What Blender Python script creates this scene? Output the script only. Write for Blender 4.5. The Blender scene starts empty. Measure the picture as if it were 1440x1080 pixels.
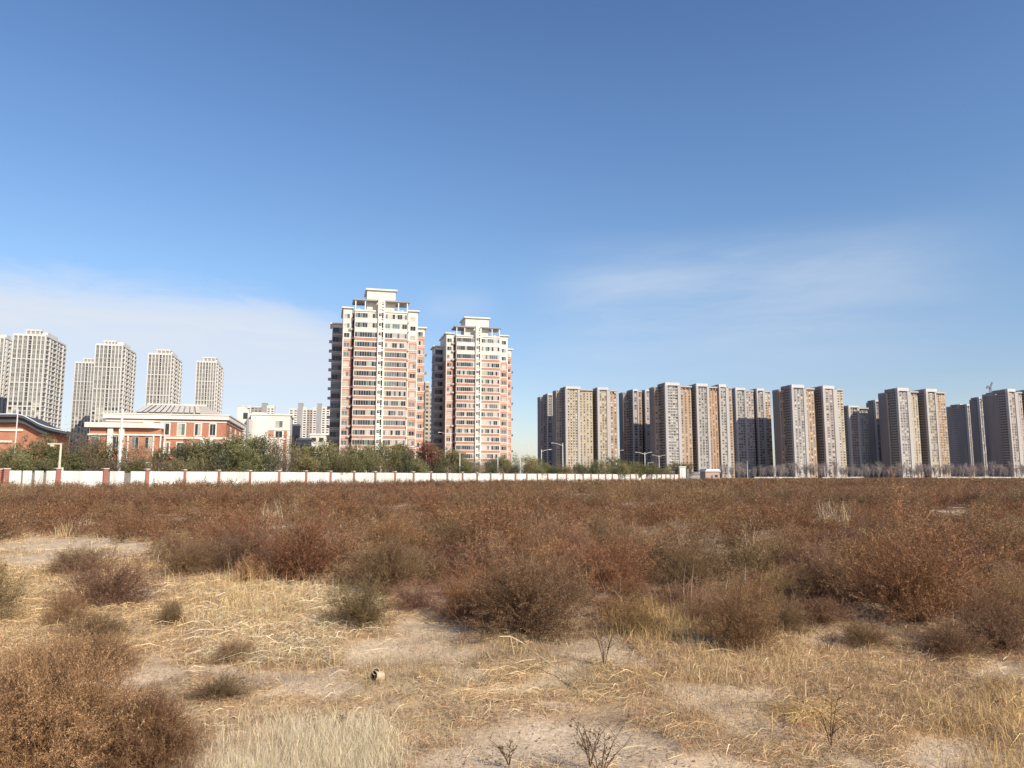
import bpy, math, random
import numpy as np
from mathutils import Vector

SC = bpy.context.scene
COL = SC.collection
SKY_STRENGTH = 0.10
SKY_AIR, SKY_DUST, SKY_OZONE = 1.0, 0.6, 1.5
SKY_TINT = [(0.0, (1.28, 1.22, 1.32)), (1.0, (.45, .62, .85)), (.12, (1.26, 1.27, 1.40)), (.25, (1.26, 1.44, 1.60)), (.42, (1.14, 1.38, 1.66)), (.62, (.97, 1.23, 1.55))]
CLOUD_VEIL, CLOUD_STREAK = .95, .55
CLOUD_COL = (7.6, 8.05, 8.85)
SUN_ENERGY = 5.0
SUN_COLOR = (1.0, .90, .735)
WALL_K = 110.0 * 1156
RNG = np.random.default_rng(11)
rnd = random.Random(5)

# ------------------------------------------------------------------ camera model
F_PX, CX, CY, EYE = 1040.0, 720.0, 540.0, 1.6
PITCH = math.atan(130.0 / F_PX)
CP, SP = math.cos(PITCH), math.sin(PITCH)

def z_at(py, Y):                       # height of a pixel row at depth Y
    v = (py - CY) / F_PX
    return EYE + Y / (CP + v * SP) * (SP - v * CP)

def x_at(px, Y, Z=10.0):               # X of a pixel column at depth Y and height Z
    return (px - CX) / F_PX * (Y * CP + (Z - EYE) * SP)

def gp(px, py):                        # ground point under a pixel
    v = (py - CY) / F_PX
    t = -EYE / (SP - v * CP)
    return (t * (px - CX) / F_PX, t * (CP + v * SP))

# ------------------------------------------------------------------ world, sun, camera
SUN_AZ, SUN_EL = math.radians(42), math.radians(33)     # azimuth from -Y (behind camera) toward +X
sun_dir = Vector((math.sin(SUN_AZ) * math.cos(SUN_EL), -math.cos(SUN_AZ) * math.cos(SUN_EL), math.sin(SUN_EL)))

def nd(nt, typ, loc=(0, 0), **kw):
    n = nt.nodes.new(typ)
    for k, v in kw.items():
        setattr(n, k, v)
    return n

def build_world():
    w = bpy.data.worlds.new("World")
    SC.world = w
    w.use_nodes = True
    nt = w.node_tree
    nt.nodes.clear()
    L = nt.links.new
    out = nd(nt, 'ShaderNodeOutputWorld')
    bg = nd(nt, 'ShaderNodeBackground')
    L(bg.outputs[0], out.inputs[0])
    sky = nd(nt, 'ShaderNodeTexSky')
    sky.sky_type = 'NISHITA'
    sky.sun_disc = False
    sky.sun_elevation = SUN_EL
    # nishita azimuth: rotation 0 puts the sun on +Y, growing clockwise seen from above
    sky.sun_rotation = math.atan2(sun_dir.x, sun_dir.y)
    sky.air_density = SKY_AIR
    sky.dust_density = SKY_DUST
    sky.ozone_density = SKY_OZONE
    bg.inputs[1].default_value = SKY_STRENGTH
    tc = nd(nt, 'ShaderNodeTexCoord')
    sep = nd(nt, 'ShaderNodeSeparateXYZ')
    L(tc.outputs['Generated'], sep.inputs[0])
    def math_(op, a, b=None, c=None):
        m = nd(nt, 'ShaderNodeMath', operation=op)
        for i, q in enumerate((a, b, c)):
            if q is None: continue
            if isinstance(q, (int, float)): m.inputs[i].default_value = q
            else: L(q, m.inputs[i])
        return m.outputs[0]
    def smooth(v, a, b, lo=0.0, hi=1.0):
        m = nd(nt, 'ShaderNodeMapRange', interpolation_type='SMOOTHSTEP')
        L(v, m.inputs[0])
        m.inputs[1].default_value = a; m.inputs[2].default_value = b
        m.inputs[3].default_value = lo; m.inputs[4].default_value = hi
        return m.outputs[0]
    D = 180 / math.pi
    az = math_('MULTIPLY', math_('ARCTAN2', sep.outputs[0], sep.outputs[1]), D)     # degrees, right positive
    el = math_('MULTIPLY', math_('ARCSINE', sep.outputs[2]), D)
    # grade: elevation-wise tint of the physical sky (clear, slightly hazy autumn air; unseen zenith darkened to cut blue fill)
    tint = nd(nt, 'ShaderNodeValToRGB')
    L(math_('DIVIDE', el, 60.0), tint.inputs[0])
    cr = tint.color_ramp
    for i, (p, c) in enumerate(SKY_TINT):
        e = cr.elements[i] if i < 2 else cr.elements.new(p)
        e.position = p; e.color = (c[0] / 2, c[1] / 2, c[2] / 2, 1)
    mul = nd(nt, 'ShaderNodeMix', data_type='RGBA', blend_type='MULTIPLY')
    mul.inputs[0].default_value = 1
    gain = nd(nt, 'ShaderNodeVectorMath', operation='SCALE'); gain.inputs['Scale'].default_value = 2.0
    L(sky.outputs[0], gain.inputs[0])
    L(gain.outputs[0], mul.inputs[6]); L(tint.outputs[0], mul.inputs[7])
    # clouds: stretched noise in (azimuth, elevation)
    def noise(sx, sy, scale, detail, off=0.0, rough=0.55, dist=0.0):
        cb = nd(nt, 'ShaderNodeCombineXYZ')
        L(math_('MULTIPLY', az, sx), cb.inputs[0]); L(math_('MULTIPLY', el, sy), cb.inputs[1])
        cb.inputs[2].default_value = off
        nz = nd(nt, 'ShaderNodeTexNoise')
        nz.inputs['Scale'].default_value = scale; nz.inputs['Detail'].default_value = detail
        nz.inputs['Roughness'].default_value = rough; nz.inputs['Distortion'].default_value = dist
        L(cb.outputs[0], nz.inputs['Vector'])
        return nz.outputs[0]
    n1 = noise(.06, .30, 1.9, 10, 1.3, .66, .5)
    # veil low on the left: upper rim about 15 deg high, sloping down toward the centre
    slope = smooth(az, -20, -10, 0, 2.0)
    wob = math_('MULTIPLY_ADD', n1, 4.5, -2.25)
    rim = math_('ADD', math_('ADD', el, slope), wob)
    veil = smooth(rim, 14.4, 11.0)
    veil = math_('MULTIPLY', veil, smooth(az, -9.0, -14.5))
    veil = math_('MULTIPLY', veil, smooth(el, 2.0, 11.0, .55, 1.0))
    veil = math_('MULTIPLY', veil, math_('MULTIPLY_ADD', n1, .75, .5))
    # thin streaks right of the centre
    n2 = noise(.03, .17, 1.5, 5, 7.7, .5, .2)
    st = smooth(n2, .30, .66)
    n4 = noise(.09, .5, 2.2, 8, 2.2, .65, .6)
    st = math_('MULTIPLY_ADD', st, .55, math_('MULTIPLY', n4, .55))
    st = math_('MULTIPLY', st, math_('MULTIPLY', smooth(az, -1, 9), smooth(az, 38, 20)))
    st = math_('MULTIPLY', st, math_('MULTIPLY', smooth(el, 5, 13.0), smooth(el, 19.0, 14.5)))
    # small wisp just right of the tall tower
    n3 = noise(.1, .3, 1.2, 4, 3.1)
    ws = math_('MULTIPLY', math_('MULTIPLY', smooth(az, -8, -5.5), smooth(az, 0, -4)), math_('MULTIPLY', smooth(el, 11.5, 13), smooth(el, 15, 13.5)))
    ws = math_('MULTIPLY', ws, math_('MULTIPLY', n3, .6))
    fac = math_('MINIMUM', math_('ADD', math_('ADD', math_('MULTIPLY', veil, CLOUD_VEIL), math_('MULTIPLY', st, CLOUD_STREAK)), math_('MULTIPLY', ws, .5)), 1.0)
    mix = nd(nt, 'ShaderNodeMix', data_type='RGBA')
    L(fac, mix.inputs[0]); L(mul.outputs[2], mix.inputs[6]); mix.inputs[7].default_value = (*CLOUD_COL, 1)
    L(mix.outputs[2], bg.inputs[0])

def build_camera_sun():
    cam = bpy.data.cameras.new("camera")
    co = bpy.data.objects.new("camera", cam)
    COL.objects.link(co)
    cam.sensor_fit = 'HORIZONTAL'
    cam.sensor_width = 36
    cam.lens = 36 * F_PX / 1440
    cam.clip_start = 0.1
    cam.clip_end = 30000
    co.location = (0, 0, EYE)
    co.rotation_euler = (math.pi / 2 + PITCH, 0, 0)
    SC.camera = co
    sl = bpy.data.lights.new("sun", 'SUN')
    so = bpy.data.objects.new("sun", sl)
    COL.objects.link(so)
    sl.energy = SUN_ENERGY
    sl.color = SUN_COLOR
    sl.angle = math.radians(.5)
    so.location = (60, -60, 80)
    so.rotation_euler = sun_dir.to_track_quat('Z', 'Y').to_euler()
    SC.view_settings.view_transform = 'Standard'
    SC.view_settings.look = 'None'
    SC.view_settings.exposure = 0
    SC.view_settings.gamma = 1
    SC.cycles.max_bounces = 5
    SC.cycles.diffuse_bounces = 3
    SC.cycles.glossy_bounces = 2
    SC.cycles.transmission_bounces = 3

# ------------------------------------------------------------------ materials
MATS = {}
def surf(name, col, rough=.85, var=.12, scale=1.0, metallic=0.0, spec=.3, streak=False, objvar=0.0, bump=0.0):
    """plain weathered surface: base colour broken up by two noises, in object space"""
    if name in MATS: return MATS[name]
    m = bpy.data.materials.new(name)
    m.use_nodes = True
    nt = m.node_tree
    b = nt.nodes['Principled BSDF']
    L = nt.links.new
    b.inputs['Roughness'].default_value = rough
    b.inputs['Metallic'].default_value = metallic
    b.inputs['Specular IOR Level'].default_value = spec
    tc = nd(nt, 'ShaderNodeTexCoord')
    mp = nd(nt, 'ShaderNodeMapping')
    L(tc.outputs['Object'], mp.inputs[0])
    mp.inputs['Scale'].default_value = (scale, scale, scale * (.12 if streak else 1))
    nz = nd(nt, 'ShaderNodeTexNoise')
    nz.inputs['Scale'].default_value = 1.0
    nz.inputs['Detail'].default_value = 6
    L(mp.outputs[0], nz.inputs['Vector'])
    mr = nd(nt, 'ShaderNodeMapRange')
    mr.inputs[1].default_value = .25; mr.inputs[2].default_value = .75
    mr.inputs[3].default_value = 1 - var; mr.inputs[4].default_value = 1 + var
    L(nz.outputs[0], mr.inputs[0])
    val = mr.outputs[0]
    if objvar:
        oi = nd(nt, 'ShaderNodeObjectInfo')
        m2 = nd(nt, 'ShaderNodeMapRange')
        m2.inputs[3].default_value = 1 - objvar; m2.inputs[4].default_value = 1 + objvar
        L(oi.outputs['Random'], m2.inputs[0])
        mm = nd(nt, 'ShaderNodeMath', operation='MULTIPLY')
        L(val, mm.inputs[0]); L(m2.outputs[0], mm.inputs[1])
        val = mm.outputs[0]
    vm = nd(nt, 'ShaderNodeVectorMath', operation='SCALE')
    vm.inputs[0].default_value = col
    L(val, vm.inputs['Scale'])
    L(vm.outputs[0], b.inputs['Base Color'])
    if bump:
        bp = nd(nt, 'ShaderNodeBump')
        bp.inputs['Strength'].default_value = bump
        L(nz.outputs[0], bp.inputs['Height']); L(bp.outputs[0], b.inputs['Normal'])
    MATS[name] = m
    return m

def brick_mat(name, c1, c2, mortar, sc=1.0):
    if name in MATS: return MATS[name]
    m = bpy.data.materials.new(name)
    m.use_nodes = True
    nt = m.node_tree
    L = nt.links.new
    b = nt.nodes['Principled BSDF']
    b.inputs['Roughness'].default_value = .9
    b.inputs['Specular IOR Level'].default_value = .15
    tc = nd(nt, 'ShaderNodeTexCoord')
    nz = nd(nt, 'ShaderNodeTexNoise')
    nz.inputs['Scale'].default_value = .5 * sc; nz.inputs['Detail'].default_value = 8
    L(tc.outputs['Object'], nz.inputs['Vector'])
    n2 = nd(nt, 'ShaderNodeTexNoise')
    n2.inputs['Scale'].default_value = 9 * sc; n2.inputs['Detail'].default_value = 2
    L(tc.outputs['Object'], n2.inputs['Vector'])
    ad = nd(nt, 'ShaderNodeMath', operation='MULTIPLY_ADD')
    L(n2.outputs[0], ad.inputs[0]); ad.inputs[1].default_value = .5; ad.inputs[2].default_value = -.25
    a2 = nd(nt, 'ShaderNodeMath', operation='ADD')
    L(nz.outputs[0], a2.inputs[0]); L(ad.outputs[0], a2.inputs[1])
    cr = nd(nt, 'ShaderNodeValToRGB')
    cr.color_ramp.elements[0].position = .3; cr.color_ramp.elements[0].color = (*c1, 1)
    cr.color_ramp.elements[1].position = .7; cr.color_ramp.elements[1].color = (*c2, 1)
    L(a2.outputs[0], cr.inputs[0])
    # courses
    sep = nd(nt, 'ShaderNodeSeparateXYZ'); L(tc.outputs['Object'], sep.inputs[0])
    wv = nd(nt, 'ShaderNodeMath', operation='FRACT')
    ml = nd(nt, 'ShaderNodeMath', operation='MULTIPLY'); L(sep.outputs[2], ml.inputs[0]); ml.inputs[1].default_value = 5 * sc
    L(ml.outputs[0], wv.inputs[0])
    gt = nd(nt, 'ShaderNodeMath', operation='GREATER_THAN'); L(wv.outputs[0], gt.inputs[0]); gt.inputs[1].default_value = .84
    mx = nd(nt, 'ShaderNodeMix', data_type='RGBA')
    L(gt.outputs[0], mx.inputs[0]); L(cr.outputs[0], mx.inputs[6]); mx.inputs[7].default_value = (*mortar, 1)
    L(mx.outputs[2], b.inputs['Base Color'])
    MATS[name] = m
    return m

def glass_mat(name, col, rough=.12, spec=.6):
    if name in MATS: return MATS[name]
    m = surf(name, col, rough, .35, .9, spec=.25, objvar=.3)
    return m

def leaf_mat(name, objvar=.25, trans=.3, hue=0.02, gain=1.0):
    """vegetation: point colour attribute x per-object variation, thin translucent blade"""
    if name in MATS: return MATS[name]
    m = bpy.data.materials.new(name)
    m.use_nodes = True
    nt = m.node_tree
    nt.nodes.clear()
    L = nt.links.new
    out = nd(nt, 'ShaderNodeOutputMaterial')
    at = nd(nt, 'ShaderNodeAttribute'); at.attribute_name = 'Col'
    oi = nd(nt, 'ShaderNodeObjectInfo')
    hs = nd(nt, 'ShaderNodeHueSaturation')
    mh = nd(nt, 'ShaderNodeMapRange'); L(oi.outputs['Random'], mh.inputs[0])
    mh.inputs[3].default_value = .5 - hue; mh.inputs[4].default_value = .5 + hue
    fr = nd(nt, 'ShaderNodeMath', operation='FRACT')
    m7 = nd(nt, 'ShaderNodeMath', operation='MULTIPLY'); L(oi.outputs['Random'], m7.inputs[0]); m7.inputs[1].default_value = 7.31
    L(m7.outputs[0], fr.inputs[0])
    mv = nd(nt, 'ShaderNodeMapRange'); L(fr.outputs[0], mv.inputs[0])
    mv.inputs[3].default_value = gain * (1 - objvar); mv.inputs[4].default_value = gain * (1 + objvar)
    L(mh.outputs[0], hs.inputs['Hue']); L(mv.outputs[0], hs.inputs['Value'])
    hs.inputs['Saturation'].default_value = 1
    L(at.outputs['Color'], hs.inputs['Color'])
    df = nd(nt, 'ShaderNodeBsdfDiffuse'); L(hs.outputs[0], df.inputs[0])
    if trans > 0:
        tr = nd(nt, 'ShaderNodeBsdfTranslucent'); L(hs.outputs[0], tr.inputs[0])
        mx = nd(nt, 'ShaderNodeMixShader'); mx.inputs[0].default_value = trans
        L(df.outputs[0], mx.inputs[1]); L(tr.outputs[0], mx.inputs[2]); L(mx.outputs[0], out.inputs[0])
    else:
        L(df.outputs[0], out.inputs[0])
    MATS[name] = m
    return m

# ------------------------------------------------------------------ mesh helpers
class MB:
    """collects boxes, quads and tubes; build() links them as ONE mesh object"""
    def __init__(s):
        s.v, s.f, s.m, s.mats = [], [], [], []
    def mi(s, mat):
        if mat not in s.mats: s.mats.append(mat)
        return s.mats.index(mat)
    def box(s, x0, x1, y0, y1, z0, z1, mat, skip=''):
        b = len(s.v)
        s.v += [(x0, y0, z0), (x1, y0, z0), (x1, y1, z0), (x0, y1, z0), (x0, y0, z1), (x1, y0, z1), (x1, y1, z1), (x0, y1, z1)]
        k = s.mi(mat)
        for nm, q in (('f', (0, 1, 5, 4)), ('r', (1, 2, 6, 5)), ('b', (2, 3, 7, 6)), ('l', (3, 0, 4, 7)), ('t', (4, 5, 6, 7)), ('d', (3, 2, 1, 0))):
            if nm in skip: continue
            s.f.append(tuple(b + i for i in q)); s.m.append(k)
    def poly(s, pts, mat):
        b = len(s.v)
        s.v += [tuple(p) for p in pts]
        s.f.append(tuple(range(b, b + len(pts)))); s.m.append(s.mi(mat))
    def prism(s, pts, y0, y1, mat):
        """outline in (x,z), extruded from y0 to y1 (outline counter-clockwise seen from -y)"""
        n = len(pts); b = len(s.v); k = s.mi(mat)
        s.v += [(x, y0, z) for x, z in pts] + [(x, y1, z) for x, z in pts]
        s.f.append(tuple(b + i for i in range(n))); s.m.append(k)
        s.f.append(tuple(b + n + i for i in reversed(range(n)))); s.m.append(k)
        for i in range(n):
            j = (i + 1) % n
            s.f.append((b + j, b + i, b + n + i, b + n + j)); s.m.append(k)
    def tube(s, pts, rads, mat, n=8):
        k = s.mi(mat); b = len(s.v)
        pts = [Vector(p) for p in pts]
        for i, p in enumerate(pts):
            t = (pts[min(i + 1, len(pts) - 1)] - pts[max(i - 1, 0)]).normalized()
            a = t.orthogonal().normalized() if abs(t.z) < .999 else Vector((1, 0, 0))
            c = t.cross(a)
            for j in range(n):
                q = p + (a * math.cos(2 * math.pi * j / n) + c * math.sin(2 * math.pi * j / n)) * rads[i]
                s.v.append(tuple(q))
        for i in range(len(pts) - 1):
            for j in range(n):
                j2 = (j + 1) % n
                s.f.append((b + i * n + j, b + i * n + j2, b + (i + 1) * n + j2, b + (i + 1) * n + j)); s.m.append(k)
        s.f.append(tuple(b + j for j in reversed(range(n)))); s.m.append(k)
        e = b + (len(pts) - 1) * n
        s.f.append(tuple(e + j for j in range(n))); s.m.append(k)
    def mesh(s, name):
        me = bpy.data.meshes.new(name)
        me.from_pydata(s.v, [], s.f)
        for m in s.mats: me.materials.append(m)
        me.polygons.foreach_set('material_index', s.m)
        me.update()
        return me
    def build(s, name, parent=None, loc=(0, 0, 0)):
        return link(name, s.mesh(name), parent, loc)

def link(name, me, parent=None, loc=(0, 0, 0)):
    o = bpy.data.objects.new(name, me)
    COL.objects.link(o)
    o.location = loc
    if parent is not None: o.parent = parent
    return o

def tag(o, label=None, cat=None, group=None, kind=None):
    if label: o['label'] = label
    if cat: o['category'] = cat
    if group: o['group'] = group
    if kind: o['kind'] = kind
    return o

def thing(name, label, cat, loc=(0, 0, 0), rz=0, group=None):
    o = bpy.data.objects.new(name, None)
    COL.objects.link(o)
    o.location = loc
    o.rotation_euler = (0, 0, rz)
    o.empty_display_size = .3
    return tag(o, label, cat, group)

def soup(name, V, Fc, C, mat):
    """triangle arrays -> mesh with a point colour attribute"""
    me = bpy.data.meshes.new(name)
    V = np.ascontiguousarray(V, dtype=np.float32); Fc = np.ascontiguousarray(Fc, dtype=np.int32)
    me.vertices.add(len(V)); me.vertices.foreach_set('co', V.ravel())
    me.loops.add(Fc.size); me.loops.foreach_set('vertex_index', Fc.ravel())
    me.polygons.add(len(Fc))
    me.polygons.foreach_set('loop_start', np.arange(0, Fc.size, 3, dtype=np.int32))
    me.update(calc_edges=True)
    ca = me.color_attributes.new('Col', 'FLOAT_COLOR', 'POINT')
    cc = np.ones((len(V), 4), dtype=np.float32); cc[:, :3] = C
    ca.data.foreach_set('color', cc.ravel())
    me.materials.append(mat)
    return me

# ------------------------------------------------------------------ numpy noise
def _hash(ix, iy, seed):
    h = (ix.astype(np.int64) * 374761393 + iy.astype(np.int64) * 668265263 + seed * 69069) & 0xffffffff
    h = ((h ^ (h >> 13)) * 1274126177) & 0xffffffff
    return ((h ^ (h >> 16)) & 0xffff) / 65535.0
def vnoise(x, y, seed=0):
    x = np.asarray(x, float); y = np.asarray(y, float)
    ix, iy = np.floor(x), np.floor(y)
    fx, fy = x - ix, y - iy
    fx = fx * fx * (3 - 2 * fx); fy = fy * fy * (3 - 2 * fy)
    a, b = _hash(ix, iy, seed), _hash(ix + 1, iy, seed)
    c, d = _hash(ix, iy + 1, seed), _hash(ix + 1, iy + 1, seed)
    return (a * (1 - fx) + b * fx) * (1 - fy) + (c * (1 - fx) + d * fx) * fy
def fbm(x, y, seed=0, oct=4):
    s, a, t = 0, .5, 0
    for o in range(oct):
        s = s + a * vnoise(np.asarray(x) * 2 ** o, np.asarray(y) * 2 ** o, seed + o * 17)
        t += a; a *= .5
    return s / t
def sstep(v, a, b):
    t = np.clip((v - a) / (b - a), 0, 1)
    return t * t * (3 - 2 * t)
# ------------------------------------------------------------------ ground
def proj(x, y, z=0.0):
    d = y * CP + (z - EYE) * SP
    d = np.maximum(d, .05)
    return CX + F_PX * x / d, CY - F_PX * (-y * SP + (z - EYE) * CP) / d

def ell(px, py, e):
    cx, cy, rx, ry = e[:4]
    return 1 - sstep(np.sqrt(((px - cx) / rx) ** 2 + ((py - cy) / ry) ** 2), .55, 1.15)

SAND = [(120, 768, 130, 9), (60, 786, 80, 10), (215, 775, 60, 7), (830, 1050, 170, 42), (690, 1075, 120, 30), (1000, 1090, 130, 40), (270, 942, 34, 12), (520, 915, 60, 26),
        (400, 748, 46, 14), (600, 845, 40, 12), (615, 838, 50, 9), (420, 800, 55, 10), (1400, 940, 60, 18),
        (560, 745, 30, 4), (820, 697, 26, 3), (1345, 722, 40, 6), (1350, 1060, 90, 24), (700, 870, 20, 6), (235, 835, 26, 16)]
STRAW = [(60, 830, 130, 70), (360, 860, 150, 60), (430, 1045, 150, 75), (930, 882, 95, 26), (1385, 1020, 90, 60), (480, 850, 120, 50),
         (1150, 930, 220, 60), (700, 965, 200, 60), (1000, 960, 180, 60), (90, 760, 130, 20), (330, 965, 120, 40), (1180, 1010, 260, 60), (560, 1000, 170, 60)]
OPEN = [(95, 808, 210, 56), (10, 850, 90, 60), (250, 845, 120, 50), (360, 880, 200, 62), (450, 870, 70, 66), (400, 752, 44, 20), (600, 905, 70, 32), (935, 882, 85, 22), (560, 748, 24, 5), (1340, 722, 46, 9),
        (820, 699, 30, 5), (610, 845, 40, 12), (240, 845, 60, 40), (1150, 905, 40, 12), (60, 768, 110, 10), (1190, 690, 40, 4), (650, 700, 30, 3), (980, 705, 36, 4)]

def masks(x, y):
    wx = (fbm(x / 1.3, y / 1.3, 301, 4) - .5) * 1.1 + (fbm(x / .3, y / .3, 303, 3) - .5) * .35
    wy = (fbm(x / 1.3, y / 1.3, 302, 4) - .5) * 1.1 + (fbm(x / .3, y / .3, 304, 3) - .5) * .35
    px, py = proj(x + wx * np.clip(y / 8, .4, 2), y + wy * np.clip(y / 8, .4, 2))
    s = np.zeros_like(px); w = np.zeros_like(px); o = np.zeros_like(px)
    for e in SAND: s = np.maximum(s, ell(px, py, e))
    for e in STRAW: w = np.maximum(w, ell(px, py, e))
    for e in OPEN: o = np.maximum(o, ell(px, py, e))
    sl = sstep(fbm(x / 1.9, y / 2.3, 55, 3), .62, .66) * (y > 8.5) * (1 - sstep(y, 45, 70)) * ((px < 640) | (py < 718))
    o = np.maximum(o, sl); s = np.maximum(s, sl * .75); w = np.maximum(w, sl * .6)
    fs = sstep(fbm(x / .8, y / .8, 401, 4), .555, .65) * (py > 880) * (y > 2)
    s = np.maximum(s, fs * .72)
    inside = (px > -120) & (px < 1560) & (y > 3)
    n = fbm(x / 2.3, y / 2.3, 3, 4)
    s = np.where(inside, s, sstep(n, .55, .7))
    w = np.where(inside, w, sstep(fbm(x / 3, y / 3, 9), .45, .65))
    o = np.where(inside, o, sstep(fbm(x / 4, y / 4, 21), .55, .68))
    o = np.maximum(o, sstep(py, 905, 945) * (y > 3) )
    return s, w, o

def gh(x, y):
    x = np.asarray(x, float); y = np.asarray(y, float)
    r = np.sqrt(x * x + y * y)
    fade = 1 - sstep(r, 40, 90)
    h = .18 * (fbm(x / 3.1, y / 3.1, 31, 3) - .5) + .085 * (fbm(x / .6, y / .6, 47, 3) - .5)
    return h * fade

def build_ground():
    ys = np.concatenate([np.linspace(-400, -10, 8), np.linspace(-8, 3, 23), np.arange(3.2, 15, .055), np.geomspace(15, 60, 80)[0:], np.geomspace(62, 12000, 46)])
    xp = np.concatenate([np.arange(.03, 8.5, .06), np.geomspace(8.6, 45, 70), np.geomspace(47, 12000, 44)])
    xs = np.concatenate([-xp[::-1], xp])
    X, Y = np.meshgrid(xs, ys)
    Z = gh(X, Y)
    s, w, o = masks(X, Y)
    Z = Z + (-.02 * s) + .022 * (fbm(X / .16, Y / .16, 5, 2) - .5) * (1 - .6 * s) * (Y < 16) * (Y > 2)
    nx, ny = len(xs), len(ys)
    V = np.stack([X, Y, Z], -1).reshape(-1, 3)
    i = np.arange((ny - 1) * (nx - 1)); r, c = i // (nx - 1), i % (nx - 1)
    a = r * nx + c
    Fq = np.stack([a, a + 1, a + nx + 1, a + nx], -1)
    me = bpy.data.meshes.new('ground')
    me.vertices.add(len(V)); me.vertices.foreach_set('co', V.astype(np.float32).ravel())
    me.loops.add(Fq.size); me.loops.foreach_set('vertex_index', Fq.astype(np.int32).ravel())
    me.polygons.add(len(Fq)); me.polygons.foreach_set('loop_start', np.arange(0, Fq.size, 4, dtype=np.int32))
    me.polygons.foreach_set('use_smooth', np.ones(len(Fq), bool))
    me.update(calc_edges=True)
    n = fbm(X / 1.1, Y / 1.1, 77, 4)[..., None]
    n2 = fbm(X / .22, Y / .22, 78, 3)[..., None]
    sand = np.array([.73, .555, .38]); soil = np.array([.52, .36, .225]); straw = np.array([.74, .53, .30])
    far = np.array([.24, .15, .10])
    s_, w_, o_ = s[..., None], w[..., None], o[..., None]
    base = soil * (.7 + .6 * n)
    base = base * (1 - w_ * .7) + straw * (.65 + .55 * n2) * w_ * .7
    base = base * (1 - s_) + sand * (.86 + .28 * n2) * s_
    base = np.where(o_ > .05, base, base * .85)  # soil under the bushes darkened for litter and painted shade
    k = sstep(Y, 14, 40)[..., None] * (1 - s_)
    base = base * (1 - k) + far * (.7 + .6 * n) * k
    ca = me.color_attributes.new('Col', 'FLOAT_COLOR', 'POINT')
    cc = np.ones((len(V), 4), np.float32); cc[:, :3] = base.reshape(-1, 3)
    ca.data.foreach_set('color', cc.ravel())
    m = bpy.data.materials.new('dry_sandy_soil'); m.use_nodes = True
    nt = m.node_tree; L = nt.links.new
    b = nt.nodes['Principled BSDF']; b.inputs['Roughness'].default_value = .95; b.inputs['Specular IOR Level'].default_value = .1
    at = nd(nt, 'ShaderNodeAttribute'); at.attribute_name = 'Col'
    tc = nd(nt, 'ShaderNodeTexCoord')
    nz = nd(nt, 'ShaderNodeTexNoise'); nz.inputs['Scale'].default_value = 26; nz.inputs['Detail'].default_value = 8; nz.inputs['Roughness'].default_value = .7
    L(tc.outputs['Object'], nz.inputs['Vector'])
    mr = nd(nt, 'ShaderNodeMapRange'); L(nz.outputs[0], mr.inputs[0])
    mr.inputs[1].default_value = .3; mr.inputs[2].default_value = .7; mr.inputs[3].default_value = .60; mr.inputs[4].default_value = 1.26
    vm = nd(nt, 'ShaderNodeVectorMath', operation='SCALE'); L(at.outputs['Color'], vm.inputs[0]); L(mr.outputs[0], vm.inputs['Scale'])
    L(vm.outputs[0], b.inputs['Base Color'])
    bp = nd(nt, 'ShaderNodeBump'); bp.inputs['Strength'].default_value = .6; bp.inputs['Distance'].default_value = .02
    L(nz.outputs[0], bp.inputs['Height']); L(bp.outputs[0], b.inputs['Normal'])
    me.materials.append(m)
    tag(link('ground', me), kind='structure')

# ------------------------------------------------------------------ bushes
def unit(v): return v / np.maximum(np.linalg.norm(v, axis=-1, keepdims=True), 1e-9)

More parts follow.
